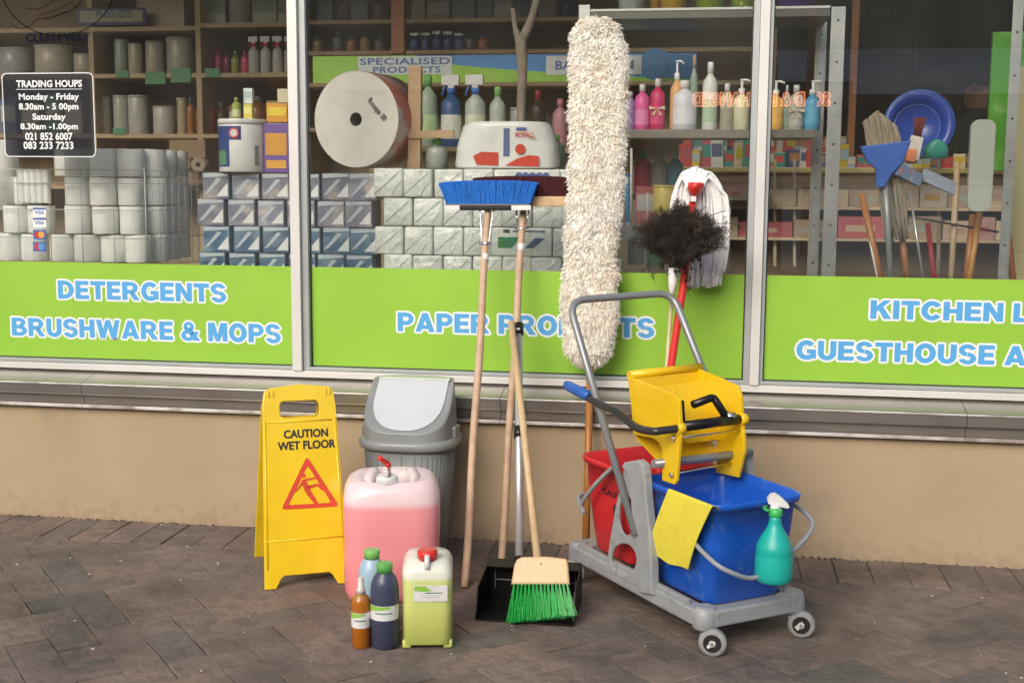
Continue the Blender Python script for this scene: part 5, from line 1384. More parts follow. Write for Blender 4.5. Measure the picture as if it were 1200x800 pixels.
# moulded shoulder ridges
M_pw = mat('milky_pink_plastic', (.84,.72,.74), .3, sss=.2)
mb = MB()
for s_ in (-1, 1):
    mb.tube(smooth_path([V(pc_.x+s_*.060, pc_.y-.095, .343), V(pc_.x+s_*.066, pc_.y-.02, .349), V(pc_.x+s_*.058, pc_.y+.07, .351)], 5), [.014]*5+[.020]*6, 12)
mb.build('shoulder_ridge', M_pw, jc)
cpz = at(456, 575, pc_.y-.085)
cz_ = .350
MB().lathe([(.036, cz_-.030), (.036, cz_+.002), (.032, cz_+.006)], (pc_.x-.012, pc_.y-.082, 0), 26).build('neck', M_pw, jc)
cp_ = V(pc_.x-.012, pc_.y-.082, 0)
mb = MB(); mb.lathe([(.031, cz_+.004), (.032, cz_+.026), (.029, cz_+.030)], cp_, 30)
for k in range(26):
    a = 2*PI*k/26; mb.box((-.0012, -.0012, cz_+.006), (.0012, .0012, cz_+.021), Matrix.Translation(cp_+V(math.cos(a)*.032, math.sin(a)*.032, 0)))
mb.build('cap', M_white_p, jc)
mb = MB(); mb.lathe([(.012, cz_+.024), (.010, cz_+.050), (.012, cz_+.056)], cp_, 16); mb.tube([cp_+V(0,.0,cz_+.045), cp_+V(-.004,-.03,cz_+.040)], .008, 10); mb.build('tap_body', M_white_p, jc)
M_tap = plain((.70,.03,.03), .3)
mb = MB(); mb.tube([cp_+V(.002,-.006,cz_+.030), cp_+V(.002,-.006,cz_+.066)], .0055, 10)
mb.tube([cp_+V(.004,-.006,cz_+.064), cp_+V(-.018,-.008,cz_+.082), cp_+V(-.026,-.008,cz_+.088)], [.008,.007,.008], 10)
mb.lathe([(.009, cz_+.058), (.010, cz_+.064), (.008, cz_+.070)], cp_+V(.002,-.006,0), 14)
mb.build('tap_handle', M_tap, jc)

# ------------------------------------------------------------------ green jerry can
MB.G = None
gl_, gr_ = atz(472, 757), atz(532, 756)
gc = V(at(501.5, 700, -.95).x, -.95, 0); GW = .0685
gj = thing('jerry_can', 'small translucent can of yellow green liquid with a red cap and white label', 'jerry can', gc)
GD = .09
rr = [(gc.x, gc.y, z, GW*k, GD*k, p_) for z, k, p_ in ((.009,.93,5),(.014,1,5.5),(.12,.99,5.5),(.205,1,5.5),(.216,.97,5),(.226,.90,4.5),(.234,.80,4),(.236,.5,3),(.234,.1,2))]
M_gl = liquid('green_liquid_can', (.60,.68,.16), (.78,.81,.70), .187, .197, .16, .3)
MB.G = face_camera(gc)
gb = MB().loft(rr, 64).build('body', M_gl, gj)
for sx_ in (-1, 1):
    x0_, x1_ = sorted((gc.x+sx_*GW*.985, gc.x+sx_*(GW-.026)))
    MB().cbox((x0_, gc.y-GD*.90, 0), (x1_, gc.y+GD*.90, .022), .005, smooth=True).build('foot', M_gl, gj)
MB().lathe([(.022,.226),(.022,.241),(.027,.242),(.0275,.260),(.022,.264)], (gc.x, gc.y-.045, 0), 26).build('cap', plain((.72,.035,.03), .3), gj)
mb = MB(); mb.tube([V(gc.x, gc.y-.068, .250), V(gc.x, gc.y-.084, .247), V(gc.x, gc.y-.088, .222)], .0075, 10); mb.lathe([(.007,.240),(.007,.256)], (gc.x, gc.y-.072, 0), 12); mb.build('spout', M_white_p, gj)
# label helper: white card with green swoosh and dark line, no readable words
M_lw = plain((.75,.77,.76), .4); M_lg = plain((.30,.58,.08), .4); M_ld = plain((.06,.20,.12), .5); M_lgr = plain((.45,.48,.48), .5)
def flat_label(parent, o, ex, w_, h_, name='label'):
    M = frame(o, ex, (0,0,1))
    MB().prism([(0,0),(w_,0),(w_,h_),(0,h_)], M, .0006).build(name, M_lw, parent)
    MB().prism([(w_*.02,h_*.96),(w_*.02,h_*.68),(w_*.25,h_*.60),(w_*.55,h_*.66),(w_*.40,h_*.84),(w_*.38,h_*.96)], M @ Matrix.Translation((0,0,.0007)), .0003).build('label_swoosh', M_lg, parent)
    mb = MB(); mb.prism([(w_*.34,h_*.50),(w_*.86,h_*.50),(w_*.86,h_*.56),(w_*.34,h_*.56)], M @ Matrix.Translation((0,0,.0007)), .0003)
    mb.build('label_line', M_ld, parent)
    mb = MB()
    for y_ in (.36, .26): mb.prism([(w_*.2,h_*y_),(w_*.8,h_*y_),(w_*.8,h_*(y_+.025)),(w_*.2,h_*(y_+.025))], M @ Matrix.Translation((0,0,.0007)), .0002)
    mb.build('label_print', M_lgr, parent)
flat_label(gj, (gc.x-.036, gc.y-GD-.0012, .134), (1,0,0), .090, .044)

# ------------------------------------------------------------------ three small bottles
MB.G = None
def wrap_label(parent, c, r, z0, z1, a0=-85, a1=85):
    def lay(rr_, A0, A1, Z0, Z1, m, nm): arc_patch(c, rr_, A0, A1, Z0, Z1, 14).build(nm, m, parent)
    lay(r+.0006, a0, a1, z0, z1, M_lw, 'label')
    h_ = z1-z0
    mb = MB(); vs = []; fs = []; n = 16
    for i in range(n+1):
        f_ = i/n; a = math.radians(a0+(a1-a0)*f_*.72); zz = z0+h_*(.52+.30*f_)
        vs += [V(c.x+(r+.001)*math.sin(a), c.y-(r+.001)*math.cos(a), zz), V(c.x+(r+.001)*math.sin(a), c.y-(r+.001)*math.cos(a), z0+h_*.97)]
    for i in range(n): fs.append((2*i, 2*i+2, 2*i+3, 2*i+1))
    mb.add(vs, fs, True); mb.build('label_swoosh', M_lg, parent)
    lay(r+.0012, -25, 45, z0+h_*.46, z0+h_*.54, M_ld, 'label_line')
nv = V((atz(434, 757).x+atz(467, 757).x)/2, -1.03, 0); rN = .0385
t = thing('bottle', 'dark navy bottle with green cap and labelled front, before the pink can', 'bottle', nv)
MB().lathe([(.034,0),(rN,.004),(rN,.150),(.037,.172),(.031,.192),(.021,.205),(.0185,.212)], nv, 36).build('body', mat('navy_liquid_bottle', (.055,.065,.115), .32, bump=(10,.05,.003)), t)
MB().lathe([(.021,.206),(.022,.228),(.020,.231)], nv, 28).build('cap', plain((.12,.45,.10), .4), t)
wrap_label(t, nv, rN, .082, .122)
av = V((atz(412, 757).x+atz(434, 757).x)/2, -1.045, 0); rA = .0258
t = thing('bottle', 'small amber spray bottle with clear nozzle cap, left of the navy bottle', 'bottle', av)
M_amb = liquid('amber_liquid', (.42,.13,.008), (.42,.20,.05), .132, .140, .15)
MB().lathe([(.023,0),(rA,.003),(rA,.122),(.024,.134),(.014,.145),(.011,.150)], av, 32).build('body', M_amb, t)
wrap_label(t, av, rA, .058, .100)
mb = MB(); mb.lathe([(.0125,.148),(.0125,.162),(.009,.164),(.009,.188),(.006,.192)], av, 20); mb.build('nozzle_cap', mat('clear_cap', (.62,.58,.52), .2), t)
lb = V(at(438, 640, -.90).x, -.92, 0)
t = thing('bottle', 'pale blue bottle with green cap, half hidden behind the navy bottle', 'bottle', lb)
MB().lathe([(.034,0),(.0385,.004),(.0385,.150),(.037,.172),(.031,.192),(.021,.205),(.0185,.212)], lb, 36).build('body', mat('pale_blue_liquid_bottle', (.36,.52,.64), .3, sss=.1), t)
MB().lathe([(.021,.206),(.022,.228),(.020,.231)], lb, 28).build('cap', plain((.22,.55,.14), .4), t)

# ------------------------------------------------------------------ brooms and mops
M_stick = mat('beech_stick', (.56,.40,.27), .55, var=(26, (.47,.31,.20), .42, .68), bump=(80, .15, .002))
M_stick2 = mat('ramin_stick', (.62,.46,.27), .5, var=(26, (.54,.38,.20), .42, .68))
M_br = plain((.02,.02,.022), .4)
def bristles(mb, f0, f1, n, r0, r1, rnd_, taper=.6):
    for _ in range(n):
        u, v = rnd_.random(), rnd_.random()
        p0 = f0(u, v); p1 = f1(u, v, rnd_); pm = (p0+p1)/2+V(rnd_.uniform(-.0015,.0015), rnd_.uniform(-.0015,.0015), 0)
        mb.tube([p0, pm, p1], [r0, (r0+r1)/2, r1], 3, cap=False, smooth=False)
    return mb
rb = random.Random(21)
def broom(nm, lab, px0, px1, pyb, pyt0, pyt1, Yh, hx, hy, bx, by, m_br, m_block, blockh, stick, spread=7, dens=2600):
    A = at(px0, pyb, Yh); B = at(px1, pyb, Yh); S = ppm(Yh)
    gnd = atz(bx, by)
    t = thing(nm, lab, 'broom', gnd)
    bh = blockh/S; D = .028
    zb0 = A.z; 
    cen = (A+B)/2; wd = (B-A).length/2
    tilt = (B.z-A.z)/(B.x-A.x)
    MBk = frame((cen.x, Yh, cen.z), (1, 0, tilt), (0, 1, 0))   # local x across, y depth, z up
    MBk = Matrix.Translation((cen.x, Yh, cen.z)) @ Matrix.Rotation(-math.atan(tilt), 4, 'Y')
    MB().cbox((-wd, -D, 0), (wd, D, bh), .006, MBk).build('head_block', m_block, t)
    Hb = (pyb-blockh-pyt0)/S
    sp_ = spread/S
    def f0(u, v): return MBk @ V((u*2-1)*wd*.97, (v*2-1)*D*.85, bh-.004)
    def f1(u, v, r_): 
        u_ = u*2-1
        return MBk @ V(u_*(wd+sp_)+r_.uniform(-.004,.004), (v*2-1)*D*1.35+r_.uniform(-.003,.003), bh+Hb*(1-.10*abs(u_)**3)+r_.uniform(-.004,.002))
    bristles(MB(), f0, f1, dens, .0013, .0016, rb).build('bristles', m_br, t)
    top = MBk @ V(((hx-(px0+px1)/2)/S), .0, .002)
    d = (top-gnd); n = 10
    P = [gnd+d*(i/n) for i in range(n+1)]
    bend = 0.002
    P = [p+V(math.sin(i*1.3)*bend, 0, 0) if 0 < i < n else p for i, p in enumerate(P)]
    MB().tube(smooth_path(P, 3), [.0125]*27+[.0115]*3+[.011], 14).build('handle', stick, t)
    return t, MBk, wd, bh, S, top, gnd
M_blb = mat('blue_bristle', (.025,.21,.72), .45, var=(120, (.015,.14,.58), .4, .7))
t, Mk, wd, bh, S, top, gnd = broom('push_broom', 'blue bristled broom with black block standing upside down on its wooden stick', 524, 623, 246.5, 212, 212, .035, 572, 246, 544.5, 688, M_blb, M_br, 8, M_stick, 7.5, 4500)
for x0, x1 in ((-wd-.002, -wd+.05), (wd-.065, wd+.002)): MB().cbox((x0, -.0300, .001), (x1, -.0282, bh*.75), .0006, Mk).build('sticker', M_white_p, t)
mb = MB(); ax_ = (gnd-top).normalized()
for sx_ in (-1, 1):
    mb.tube(smooth_path([top+V(sx_*.024, -.02, 0), top+ax_*.06+V(sx_*.017, -.017, 0), top+ax_*.125+V(sx_*.012, -.008, 0)], 4), .0026, 6)
mb.tube([top+ax_*.125+V(-.021,-.010,0), top+ax_*.125+V(.021,-.010,0)], .0032, 6)
mb.lathe([(.0155, -.006), (.0155, .006)], (0,0,0), 16, frame(top+ax_*.125, (1,0,0), V(0,-1,0)), sx=1)
mb.build('brace_wire', M_chrome, t)
p = top+ax_*.165; MB().tube([p, p+ax_*.024], .0132, 14).build('price_sticker', M_white_p, t)
M_mar = mat('maroon_bristle', (.085,.010,.015), .6, var=(120, (.04,.006,.01), .4, .7))
t, Mk, wd, bh, S, top, gnd = broom('push_broom', 'maroon bristled broom with raw wooden block, behind the blue one', 559, 667, 242, 207, 207, .075, 614, 242, 587, 664, M_mar, mat('raw_broom_wood', (.60,.42,.24), .6, var=(30, (.52,.35,.19), .4, .7)), 12, M_stick, 2, 4000)
mb = MB(); ax_ = (gnd-top).normalized()
for sx_ in (-1, 1): mb.tube([top+V(sx_*.024,-.02,0), top+ax_*.08+V(sx_*.013,-.010,0)], .0026, 6)
mb.tube([top+ax_*.08+V(-.024,-.012,0), top+ax_*.08+V(.024,-.012,0)], .003, 6); mb.build('brace_wire', M_chrome, t)
p = top+ax_*.135; MB().tube([p, p+ax_*.028], .0132, 14).build('price_sticker', M_white_p, t)

# long dust mop
M_yarn = mat('cream_cotton_yarn', (.93,.90,.81), .95, var=(16, (.87,.80,.68), .50, .70), var2=(5, (.93,.91,.86), .5, .7))
mp = thing('dust_mop', 'very long cream cotton dust mop on an orange stick, standing against the glass', 'mop', atz(687, 630) if atz(687,630).y < -.02 else V(.25,-.03,0))
mp.location = (at(686, 655, -.21).x, -.21, 0); ROOT[mp.name] = mp.location.copy()
prof = [(22,698,4),(26,698,18),(34,699,26),(50,700,30),(80,701,31),(120,701,31),(160,700,31),(200,699,31),(240,697,30),(275,693,28),(300,692,28),(330,691,31),(370,690,31),(395,690,29),(410,690,25),(420,690,17),(427,690,6)]
WB = [rm0.uniform(-1,1) for rm0 in [random.Random(91)] for _ in range(40)]
def mprof(y):
    r_ = mprof0(y); k = y/14.; i = int(k); f = k-i; f = f*f*(3-2*f)
    n1 = WB[i % 40]*(1-f)+WB[(i+1) % 40]*f; n2 = WB[(i*7+3) % 40]*(1-f)+WB[((i+1)*7+3) % 40]*f
    return [r_[0]+n1*1.6, r_[1]+n2*2.0*min(1, r_[1]/20)]
def mprof0(y):
    for i in range(len(prof)-1):
        if prof[i][0] <= y <= prof[i+1][0]:
            f_ = (y-prof[i][0])/(prof[i+1][0]-prof[i][0]); return [prof[i][j]*(1-f_)+prof[i+1][j]*f_ for j in (1, 2)]
rings = []
for y in list(range(427, 21, -9))+[22]:
    cx, hw = mprof(y); c = at(cx, y, .04-.03*(y/427)); rings.append((c.x, c.y-.0, c.z, hw/345*.99, .0345*min(1, hw/24), 2.2))
MB().loft(rings, 26).build('backing', M_yarn, mp)
mb = MB(); rm = random.Random(33)
for _ in range(24000):
    y = rm.uniform(22, 427); cx, hw = mprof(y); a = rm.uniform(0, 2*PI)
    c = at(cx, y, .04-.03*(y/427)); rx_, ry_ = hw/345*.95, .033*min(1, hw/24)
    q = c+V(math.cos(a)*rx_, math.sin(a)*ry_, 0); o_ = V(math.cos(a)*.8, math.sin(a)*1.0, 0)
    if y > 395: o_ += V(0,0,-.6)
    if y < 45: o_ += V(0,0,.5)
    d = (o_*.6+V(rm.gauss(0,.6), rm.gauss(0,.3), rm.gauss(-.35,.7))).normalized()
    l_ = rm.uniform(.010, .024)
    p1 = q+d*l_*.55; p2 = p1+(d+V(rm.gauss(0,.5), rm.gauss(0,.2), -.9)).normalized()*l_*.5
    mb.tube([q, p1, p2], [.0013,.0016,.0010], 3, cap=False, smooth=True)
mb.build('yarn_tufts', M_yarn, mp)
hb_ = at(692, 424, .012)
MB().tube([mp.location.copy(), mp.location*.5+hb_*.5, hb_+V(0,0,.04)], .0125, 14).build('handle', M_wo, mp)

# lobby dustpan on aluminium pole
pY0, pY1 = -.80, -.585
xL, xR = atz(556, 728).x, atz(676, 728).x-.004
dp = thing('dustpan', 'open black lobby dustpan with a tall aluminium pole', 'dustpan', ((xL+xR)/2, (pY0+pY1)/2, 0))
mb = MB()
mb.cbox((xL, pY0, .002), (xR, pY1, .006), .001)
mb.cbox((xL, pY1-.004, .0065), (xR, pY1, .118), .001)
for xx in (xL, xR-.004): mb.prism([(0,0),(pY1-pY0-.005,0),(pY1-pY0-.005,.110),(.03,.085),(.0,.012)], frame((xx, pY0, .0065), (0,1,0), (0,0,1)), .004)
mb.prism([(0,0),(xR-xL-.010,0),(xR-xL-.010,.055),(0,.055)], frame((xL+.005, pY1-.056, .108), (1,0,0), (0,1,.15)), .004)
mb.build('pan', mat('black_pan_plastic', (.007,.007,.007), .4, spec=.25), dp)
mb = MB()
for xx in (xL+.020, xR-.022):
    mb.cbox((xx, pY1-.008, .03), (xx+.003, pY1-.0045, .105), .0008)
mb.cbox((xL+.02, pY1-.008, .055), (xR-.02, pY1-.0045, .058), .0008); mb.build('reinforcing_rib', plain((.20,.20,.20), .25), dp)
pa_ = V(at(611, 655, pY1+.008).x, pY1-.03, .112); pb_ = at(608, 380, -.10)
d = pb_-pa_
MB().tube([pa_+d*.01, pb_], .0125, 16).build('pole', mat('brushed_aluminium', (.62,.63,.64), .3, .6), dp)
for k0, k1 in ((0,.028),(.50,.545),(.95,1.0)): MB().tube([pa_+d*k0, pa_+d*k1], .0165, 14).build('grip_collar', M_black, dp)
mb = MB(); q = pa_+d*.975+V(0,-.0168,0); mb.cbox((q.x-.006, q.y-.001, q.z-.008), (q.x+.006, q.y, q.z+.008), .0004); mb.build('price_sticker', M_white_p, dp)

# hand broom with green bristles
M_gbr = mat('green_bristle', (.02,.42,.07), .4, var=(90, (.012,.30,.05), .4, .7))
hc0 = at(633, 676, -.735)
hp = thing('hand_broom', 'small broom with light wooden head and bright green bristles leaning on the dustpan', 'broom', V(hc0.x, -.80, .02))
axv = (at(598, 380, -.13)-at(628, 655, -.72)).normalized()
exv = V(1,.06,0.02); M = frame(at(633, 685, -.762), exv, V(0, .62, .8) if True else axv)
M = frame(at(634, 684, -.762), (1, .05, .03), (-.02, .50, .86))
S = ppm(-.74); hw = 35/S
prf = [(-hw*1.03,-.004),(hw*1.0,-.002),(hw*.93,.060),(hw*.86,.072),(hw*.2,.078),(-hw*.70,.076),(-hw*.86,.068),(-hw*.94,.055)]
plate(prf, [], .026, M, .006).build('head_block', mat('lacquered_beech', (.70,.50,.28), .4, var=(30, (.64,.44,.23), .4, .7)), hp)
MB().lathe([(.0028, .0), (.0028, .0005)], (0,0,0), 10, M @ Matrix.Translation((.0,.055,.0135))).build('nail', plain((.05,.04,.03), .5), hp)
rg = random.Random(5)
def f0(u, v): return M @ V((u*2-1)*hw*.97, .002, (v*2-1)*.010)
def f1(u, v, r_):
    u_ = u*2-1; return M @ V(u_*hw*1.13+r_.uniform(-.004,.004)+.004, -.098+.012*u_+r_.uniform(-.005,.003), (v*2-1)*.024-.006+r_.uniform(-.002,.002))
mb = MB()
for k in range(15):                         # tufts
    for _ in range(75):
        u = (k+.5)/15+rg.gauss(0,.012); v = rg.random(); u = min(1, max(0, u))
        p0 = f0((k+.5)/15+rg.gauss(0,.006), v); p1 = f1((k+.5)/15+rg.gauss(0,.024), v, rg)
        if p1.z < .010: p1.z = .010+rg.random()*.002
        mb.tube([p0, (p0+p1)/2, p1], [.0012,.0013,.0013], 3, cap=False, smooth=False)
mb.build('bristles', M_gbr, hp)
a = M @ V(-.012, .070, 0); b = at(599, 378, -.135)
MB().tube([a, (a+b)/2+V(.002,0,0), b], .0112, 14).build('handle', M_stick2, hp)

# ------------------------------------------------------------------ mop bucket cart
CO = V(.706, -.988, 0); CL = V(-.595, .803, 0).normalized(); CW = V(.803, .595, 0).normalized()
MC = frame(CO, CW, CL)
def ct_(w_, l_, z): return MC @ V(w_, l_, z)
def cW(x, y, w_): return atp(x, y, CO+CW*w_, CW)
def cL(x, y, l_): return atp(x, y, CO+CL*l_, CL)
def lz_(p): q = p-CO; return (q.dot(CL), q.z)
M_cart = mat('grey_cart_plastic', (.34,.36,.37), .4, var=(12, (.29,.31,.32), .42, .7), var2=(38, (.27,.27,.26), .58, .68), bump=(50, .06, .002))
M_tube = mat('grey_painted_tube', (.27,.29,.30), .3, .3)
cart = thing('mop_trolley', 'grey two-bucket mop trolley with bent push handle on castors', 'trolley', ct_(.16, .4, 0))
Mb_ = MC @ Matrix.Translation((0,0,.098))
b_out = rrect(.365, .735, .05, x0=-.022, y0=.038)
plate(b_out, [rrect(.265,.27,.03,x0=.028,y0=.09)[::-1], rrect(.265,.27,.03,x0=.028,y0=.43)[::-1]], .046, Mb_, .006).build('chassis', M_cart, cart)
for (w_, l_) in ((.012,.072),(.308,.072),(.012,.735),(.308,.735)):
    mb = MB(); mb.lathe([(.030,.066),(.034,.072),(.034,.104),(.028,.124),(.022,.128)], (0,0,0), 24, MC @ Matrix.Translation((w_, l_, 0)))
    mb.build('corner_boss', M_cart, cart)
MB().cbox((-.016,.12,.118),(.0,.70,.136),.004,MC).build('side_rail', M_cart, cart); MB().cbox((.322,.12,.118),(.338,.70,.136),.004,MC).build('side_rail', M_cart, cart)
M_tyre = mat('grey_tyre', (.30,.31,.31), .6, var=(40, (.24,.25,.25), .4, .7)); M_hub = plain((.02,.02,.02), .4)
for (w_, l_, dx, dy) in ((.012,.072,.022,-.024),(.308,.072,.026,-.018),(.012,.735,-.014,-.022),(.308,.735,-.012,.02)):
    pv = ct_(w_, l_, 0); wc = V(pv.x+dx, pv.y+dy, .0375)
    wa = V(.12, 1, 0).normalized(); Mw = frame(wc, V(1,-.12,0), (0,0,1))
    c_ = MB(); c_.lathe([(.020,.052+.008),(.022,.066)], (pv.x, pv.y, 0), 20)
    for s_ in (-1, 1):
        a0 = V(pv.x, pv.y, .062)+wa*(s_*.016); a1 = wc+wa*(s_*.016)
        c_.bar(a0, a1+V(0,0,-.006), .026, .0028, wa)
    c_.tube([wc-wa*.020, wc+wa*.020], .005, 10)
    fk = c_.build('castor', M_steel, cart)
    MB().lathe([(.024,-.0125),(.034,-.012),(.0375,-.008),(.0375,.008),(.034,.012),(.024,.0125)], (0,0,0), 36, Mw).build('tyre', M_tyre, fk)
    MB().lathe([(.0245,-.0132),(.0245,.0132)], (0,0,0), 28, Mw).build('hub', M_hub, fk)
    MB().lathe([(.009,-.0155),(.009,.0155)], (0,0,0), 16, Mw).build('hub_cap', plain((.55,.55,.53), .4), fk)
# side bracket plates
def ell(cx, cyy, rx_, ry_, n=18): return [(cx+math.cos(2*PI*k/n)*rx_, cyy+math.sin(2*PI*k/n)*ry_) for k in range(n)]
def wplate(poly, holes, t_, w_, m, name, parent, bev=.003):
    M = frame(CO+CW*w_, CL, (0,0,1))        # local x=l, y=z
    return plate(poly, holes, t_, M, bev).build(name, m, parent)
def pxp(pts): return [lz_(cW(x_, y_, -.02)) for x_, y_ in pts]
pl_out = pxp([(733,548),(722,596),(716,632),(711,668),(756,690),(752,648),(746,600),(744,553)])
h_up = [lz_(cW(735.5+math.cos(a)*9.5, 604+math.sin(a)*23, -.02)) for a in [-2*PI*k/16 for k in range(16)]]
h_lo = [lz_(cW(732+math.cos(a)*15, 655+math.sin(a)*19, -.02)) for a in [-2*PI*k/18 for k in range(18)]]
post = pxp([(733,546),(736,541),(752,538),(759,545),(762,584),(767,632),(769,696),(754,693),(751,648),(745,600),(741,556)])
for w_ in (-.020, .336):
    wplate(pl_out, [h_up, h_lo], .008, w_, M_cart, 'side_plate', cart, .002)
    wplate(post, [], .028, w_-.001, M_cart, 'side_post', cart, .005)
a = ct_(-.01,.30,.468); b = ct_(.33,.30,.468)
MB().tube([a, b], .012, 14).build('cross_tube', M_tube, cart)
# push handle
h0 = cW(745, 627, -.036); h1 = cW(660, 362, -.036); h1t = cW(666, 352, -.036); 
h3 = cW(788, 343, .34); h4 = cW(823, 432, .34)
dirn = (h4-h3).normalized(); h5 = h4+dirn*.3
MB().tube(fillet([h0, h1t+V(0,0,.0), h3, h5], .062, 8), .0115, 14).build('push_handle', M_tube, cart)
def bucket(t, l0, l1, zr_, m, nm='shell'):
    lc = (l0+l1)/2; hl = (l1-l0)/2; wc_ = .152
    rr = []
    for (z, kx, ky) in ((.122,.120,hl-.060),(.128,.125,hl-.055),(.30,.143,hl-.026),(zr_-.022,.146,hl-.014),(zr_-.020,.154,hl-.004),(zr_-.003,.157,hl),(zr_,.154,hl-.003),(zr_-.003,.149,hl-.008),(zr_-.03,.142,hl-.018),(.30,.137,hl-.030),(.134,.118,hl-.062)):
        rr.append((wc_, lc, z, kx, ky, 7))
    return MB().loft(rr, 88, MC).build(nm, m, t)
M_bb = mat('blue_bucket_plastic', (.012,.115,.60), .3, coat=.1, var=(7, (.010,.095,.53), .4, .7), var2=(30, (.05,.16,.60), .60, .66), bump=(25, .05, .002))
M_rb = mat('red_bucket_plastic', (.66,.028,.034), .35, var=(7, (.58,.022,.028), .4, .7))
bb = thing('mop_bucket', 'blue rectangular mop bucket on the front of the trolley', 'bucket', ct_(.16,.20,.122))
bucket(bb, .018, .395, .412, M_bb)
rbk = thing('mop_bucket', 'red rectangular mop bucket on the rear of the trolley', 'bucket', ct_(.16,.57,.122))
bucket(rbk, .402, .735, .412, M_rb)
M_bail = mat('grey_bail_plastic', (.30,.32,.34), .4)
P = [ct_(-.008,.165,.375), cW(812,632,-.016), cW(836,658,-.016), cL(856,670,-.03), cL(880,677,-.034), cL(905,668,-.034), cL(925,650,-.028), ct_(.325,.02,.33), ct_(.325,.165,.375)]
MB().tube(smooth_path(P, 6), .0065, 10).build('bail', M_bail, bb)
P = [cW(722,545,-.016), cW(712,553,-.02), cW(694,572,-.03), cW(682,590,-.03), cW(685,600,-.02), ct_(.02,.75,.27), ct_(.16,.755,.25), ct_(.30,.75,.27), ct_(.325,.57,.38)]
MB().tube(smooth_path(P, 6), .0072, 10).build('bail', M_bail, rbk)
a = cW(703, 578, -.0015); b = cW(752, 592, -.0015)
fit_text('CAUTION', frame(ct_(.0080, lz_(a)[0], a.z), -CL, V(0,0,1)+CW*-.09), .165, .020, M_print, 'lettering', rbk, off=.04)
mb = MB()
for (dl, dz, w_, h_) in ((.06,-.05,.012,.05),(.045,-.08,.03,.02),(.075,-.085,.02,.03)):
    mb.cbox((0, 0, 0), (w_, h_, .001), .0003, frame(ct_(.0085-dz*.10+.002*0, lz_(a)[0]-dl, a.z+dz-.02), -CL, V(0,0,1)+CW*-.09))
mb.build('warning_print', M_print, rbk)
# wringer
M_wr = mat('yellow_wringer_plastic', (.84,.56,.010), .3, coat=.15, var=(9, (.80,.51,.010), .42, .7), bump=(22, .08, .003))
wr = thing('mop_wringer', 'yellow side press wringer with black press bar hung over the blue bucket', 'wringer', ct_(.15,.35,.42))
near = [(.492,.684),(.37,.678),(.252,.669),(.232,.655),(.224,.60),(.222,.56),(.228,.50),(.236,.43),(.244,.418),(.305,.416),(.304,.49),(.318,.520),(.36,.527),(.455,.518),(.470,.60)]
far = [(.478,.694),(.37,.683),(.282,.671),(.266,.64),(.258,.58),(.246,.52),(.244,.484),(.268,.408),(.372,.400),(.365,.46),(.372,.515),(.455,.518),(.468,.60)]
wplate(near, [], .012, .028, M_wr, 'side_panel', wr, .003)
wplate(far, [], .012, .264, M_wr, 'side_panel', wr, .003)
def wq(pts, name, m, th_=.006):             # quad panel between four cart points
    a, b, c, d = [ct_(*p) for p in pts]; nrm = (b-a).cross(d-a).normalized()*th_
    mb = MB(); mb.add([a,b,c,d,a+nrm,b+nrm,c+nrm,d+nrm], [(0,3,2,1),(4,5,6,7),(0,1,5,4),(1,2,6,5),(2,3,7,6),(3,0,4,7)]); return mb.build(name, m, wr)
wq([(.035,.458,.50),(.258,.458,.50),(.258,.482,.688),(.035,.487,.682)], 'back_panel', M_wr)
wq([(.035,.330,.455),(.258,.330,.455),(.258,.455,.505),(.035,.455,.505)], 'floor_panel', M_wr)
wq([(.05,.36,.50),(.262,.36,.50),(.262,.420,.668),(.05,.425,.660)], 'press_plate', M_wr)
mb = MB()
for k in range(4): w_ = .085+.048*k; MB().bar(ct_(w_,.352,.505), ct_(w_,.414,.655), .006, .010, CW).build('press_rib', M_wr, wr)
MB().tube([ct_(.026,.490,.688), ct_(.276,.482,.697)], .013, 16).build('top_roll', M_wr, wr)
for w_, l_, z in ((.028,.233,.578),(.264,.262,.578)): MB().lathe([(.017,-.011),(.017,.011),(.013,.015)], (0,0,0), 20, frame(ct_(w_,l_,z), CL, (0,0,1))).build('axle_boss', M_wr, wr)
mb = MB(); mb.tube([ct_(.040,.240,.580), ct_(.250,.262,.580)], .0145, 14)
q0 = cL(812, 474, .30); q1 = cL(836, 465, .30); q2 = cL(852, 490, .262)
mb.tube(fillet([q0, q1, q2], .012), .0115, 12)
mb.bar(ct_(.045,.25,.65), ct_(.060,.262,.585), .012, .006, CL)
mb.build('press_bar', M_black, wr)
MB().tube([cL(851,489,.262), cL(860,487,.262)], .0135, 16).build('bar_end', M_chrome, wr)
for p_, q_ in ((ct_(.016,.245,.548), ct_(.274,.262,.548)), (ct_(.016,.25,.445), ct_(.274,.300,.445))):
    mb = MB(); mb.tube([p_, q_], .0028, 8); mb.lathe([(.007,-.003),(.007,.003)], (0,0,0), 12, frame(p_, CL, (0,0,1))); mb.build('tie_rod', M_chrome, wr)
lv = [ct_(.02,.233,.578), ct_(-.022,.24,.575), cW(765,505,-.045), cW(745,500,-.045), cW(722,482,-.045), cW(700,472,-.045), cW(684,462,-.045)]
MB().tube(smooth_path(lv, 6), .0115, 12).build('lever', mat('dark_lever_tube', (.06,.06,.06), .25, .5), wr)
MB().tube([cW(664,450,-.045), cW(668,453,-.045), cW(688,463,-.045), cW(691,465,-.045)], [.012,.016,.017,.014], 14).build('lever_grip', plain((.02,.12,.45), .4), wr)

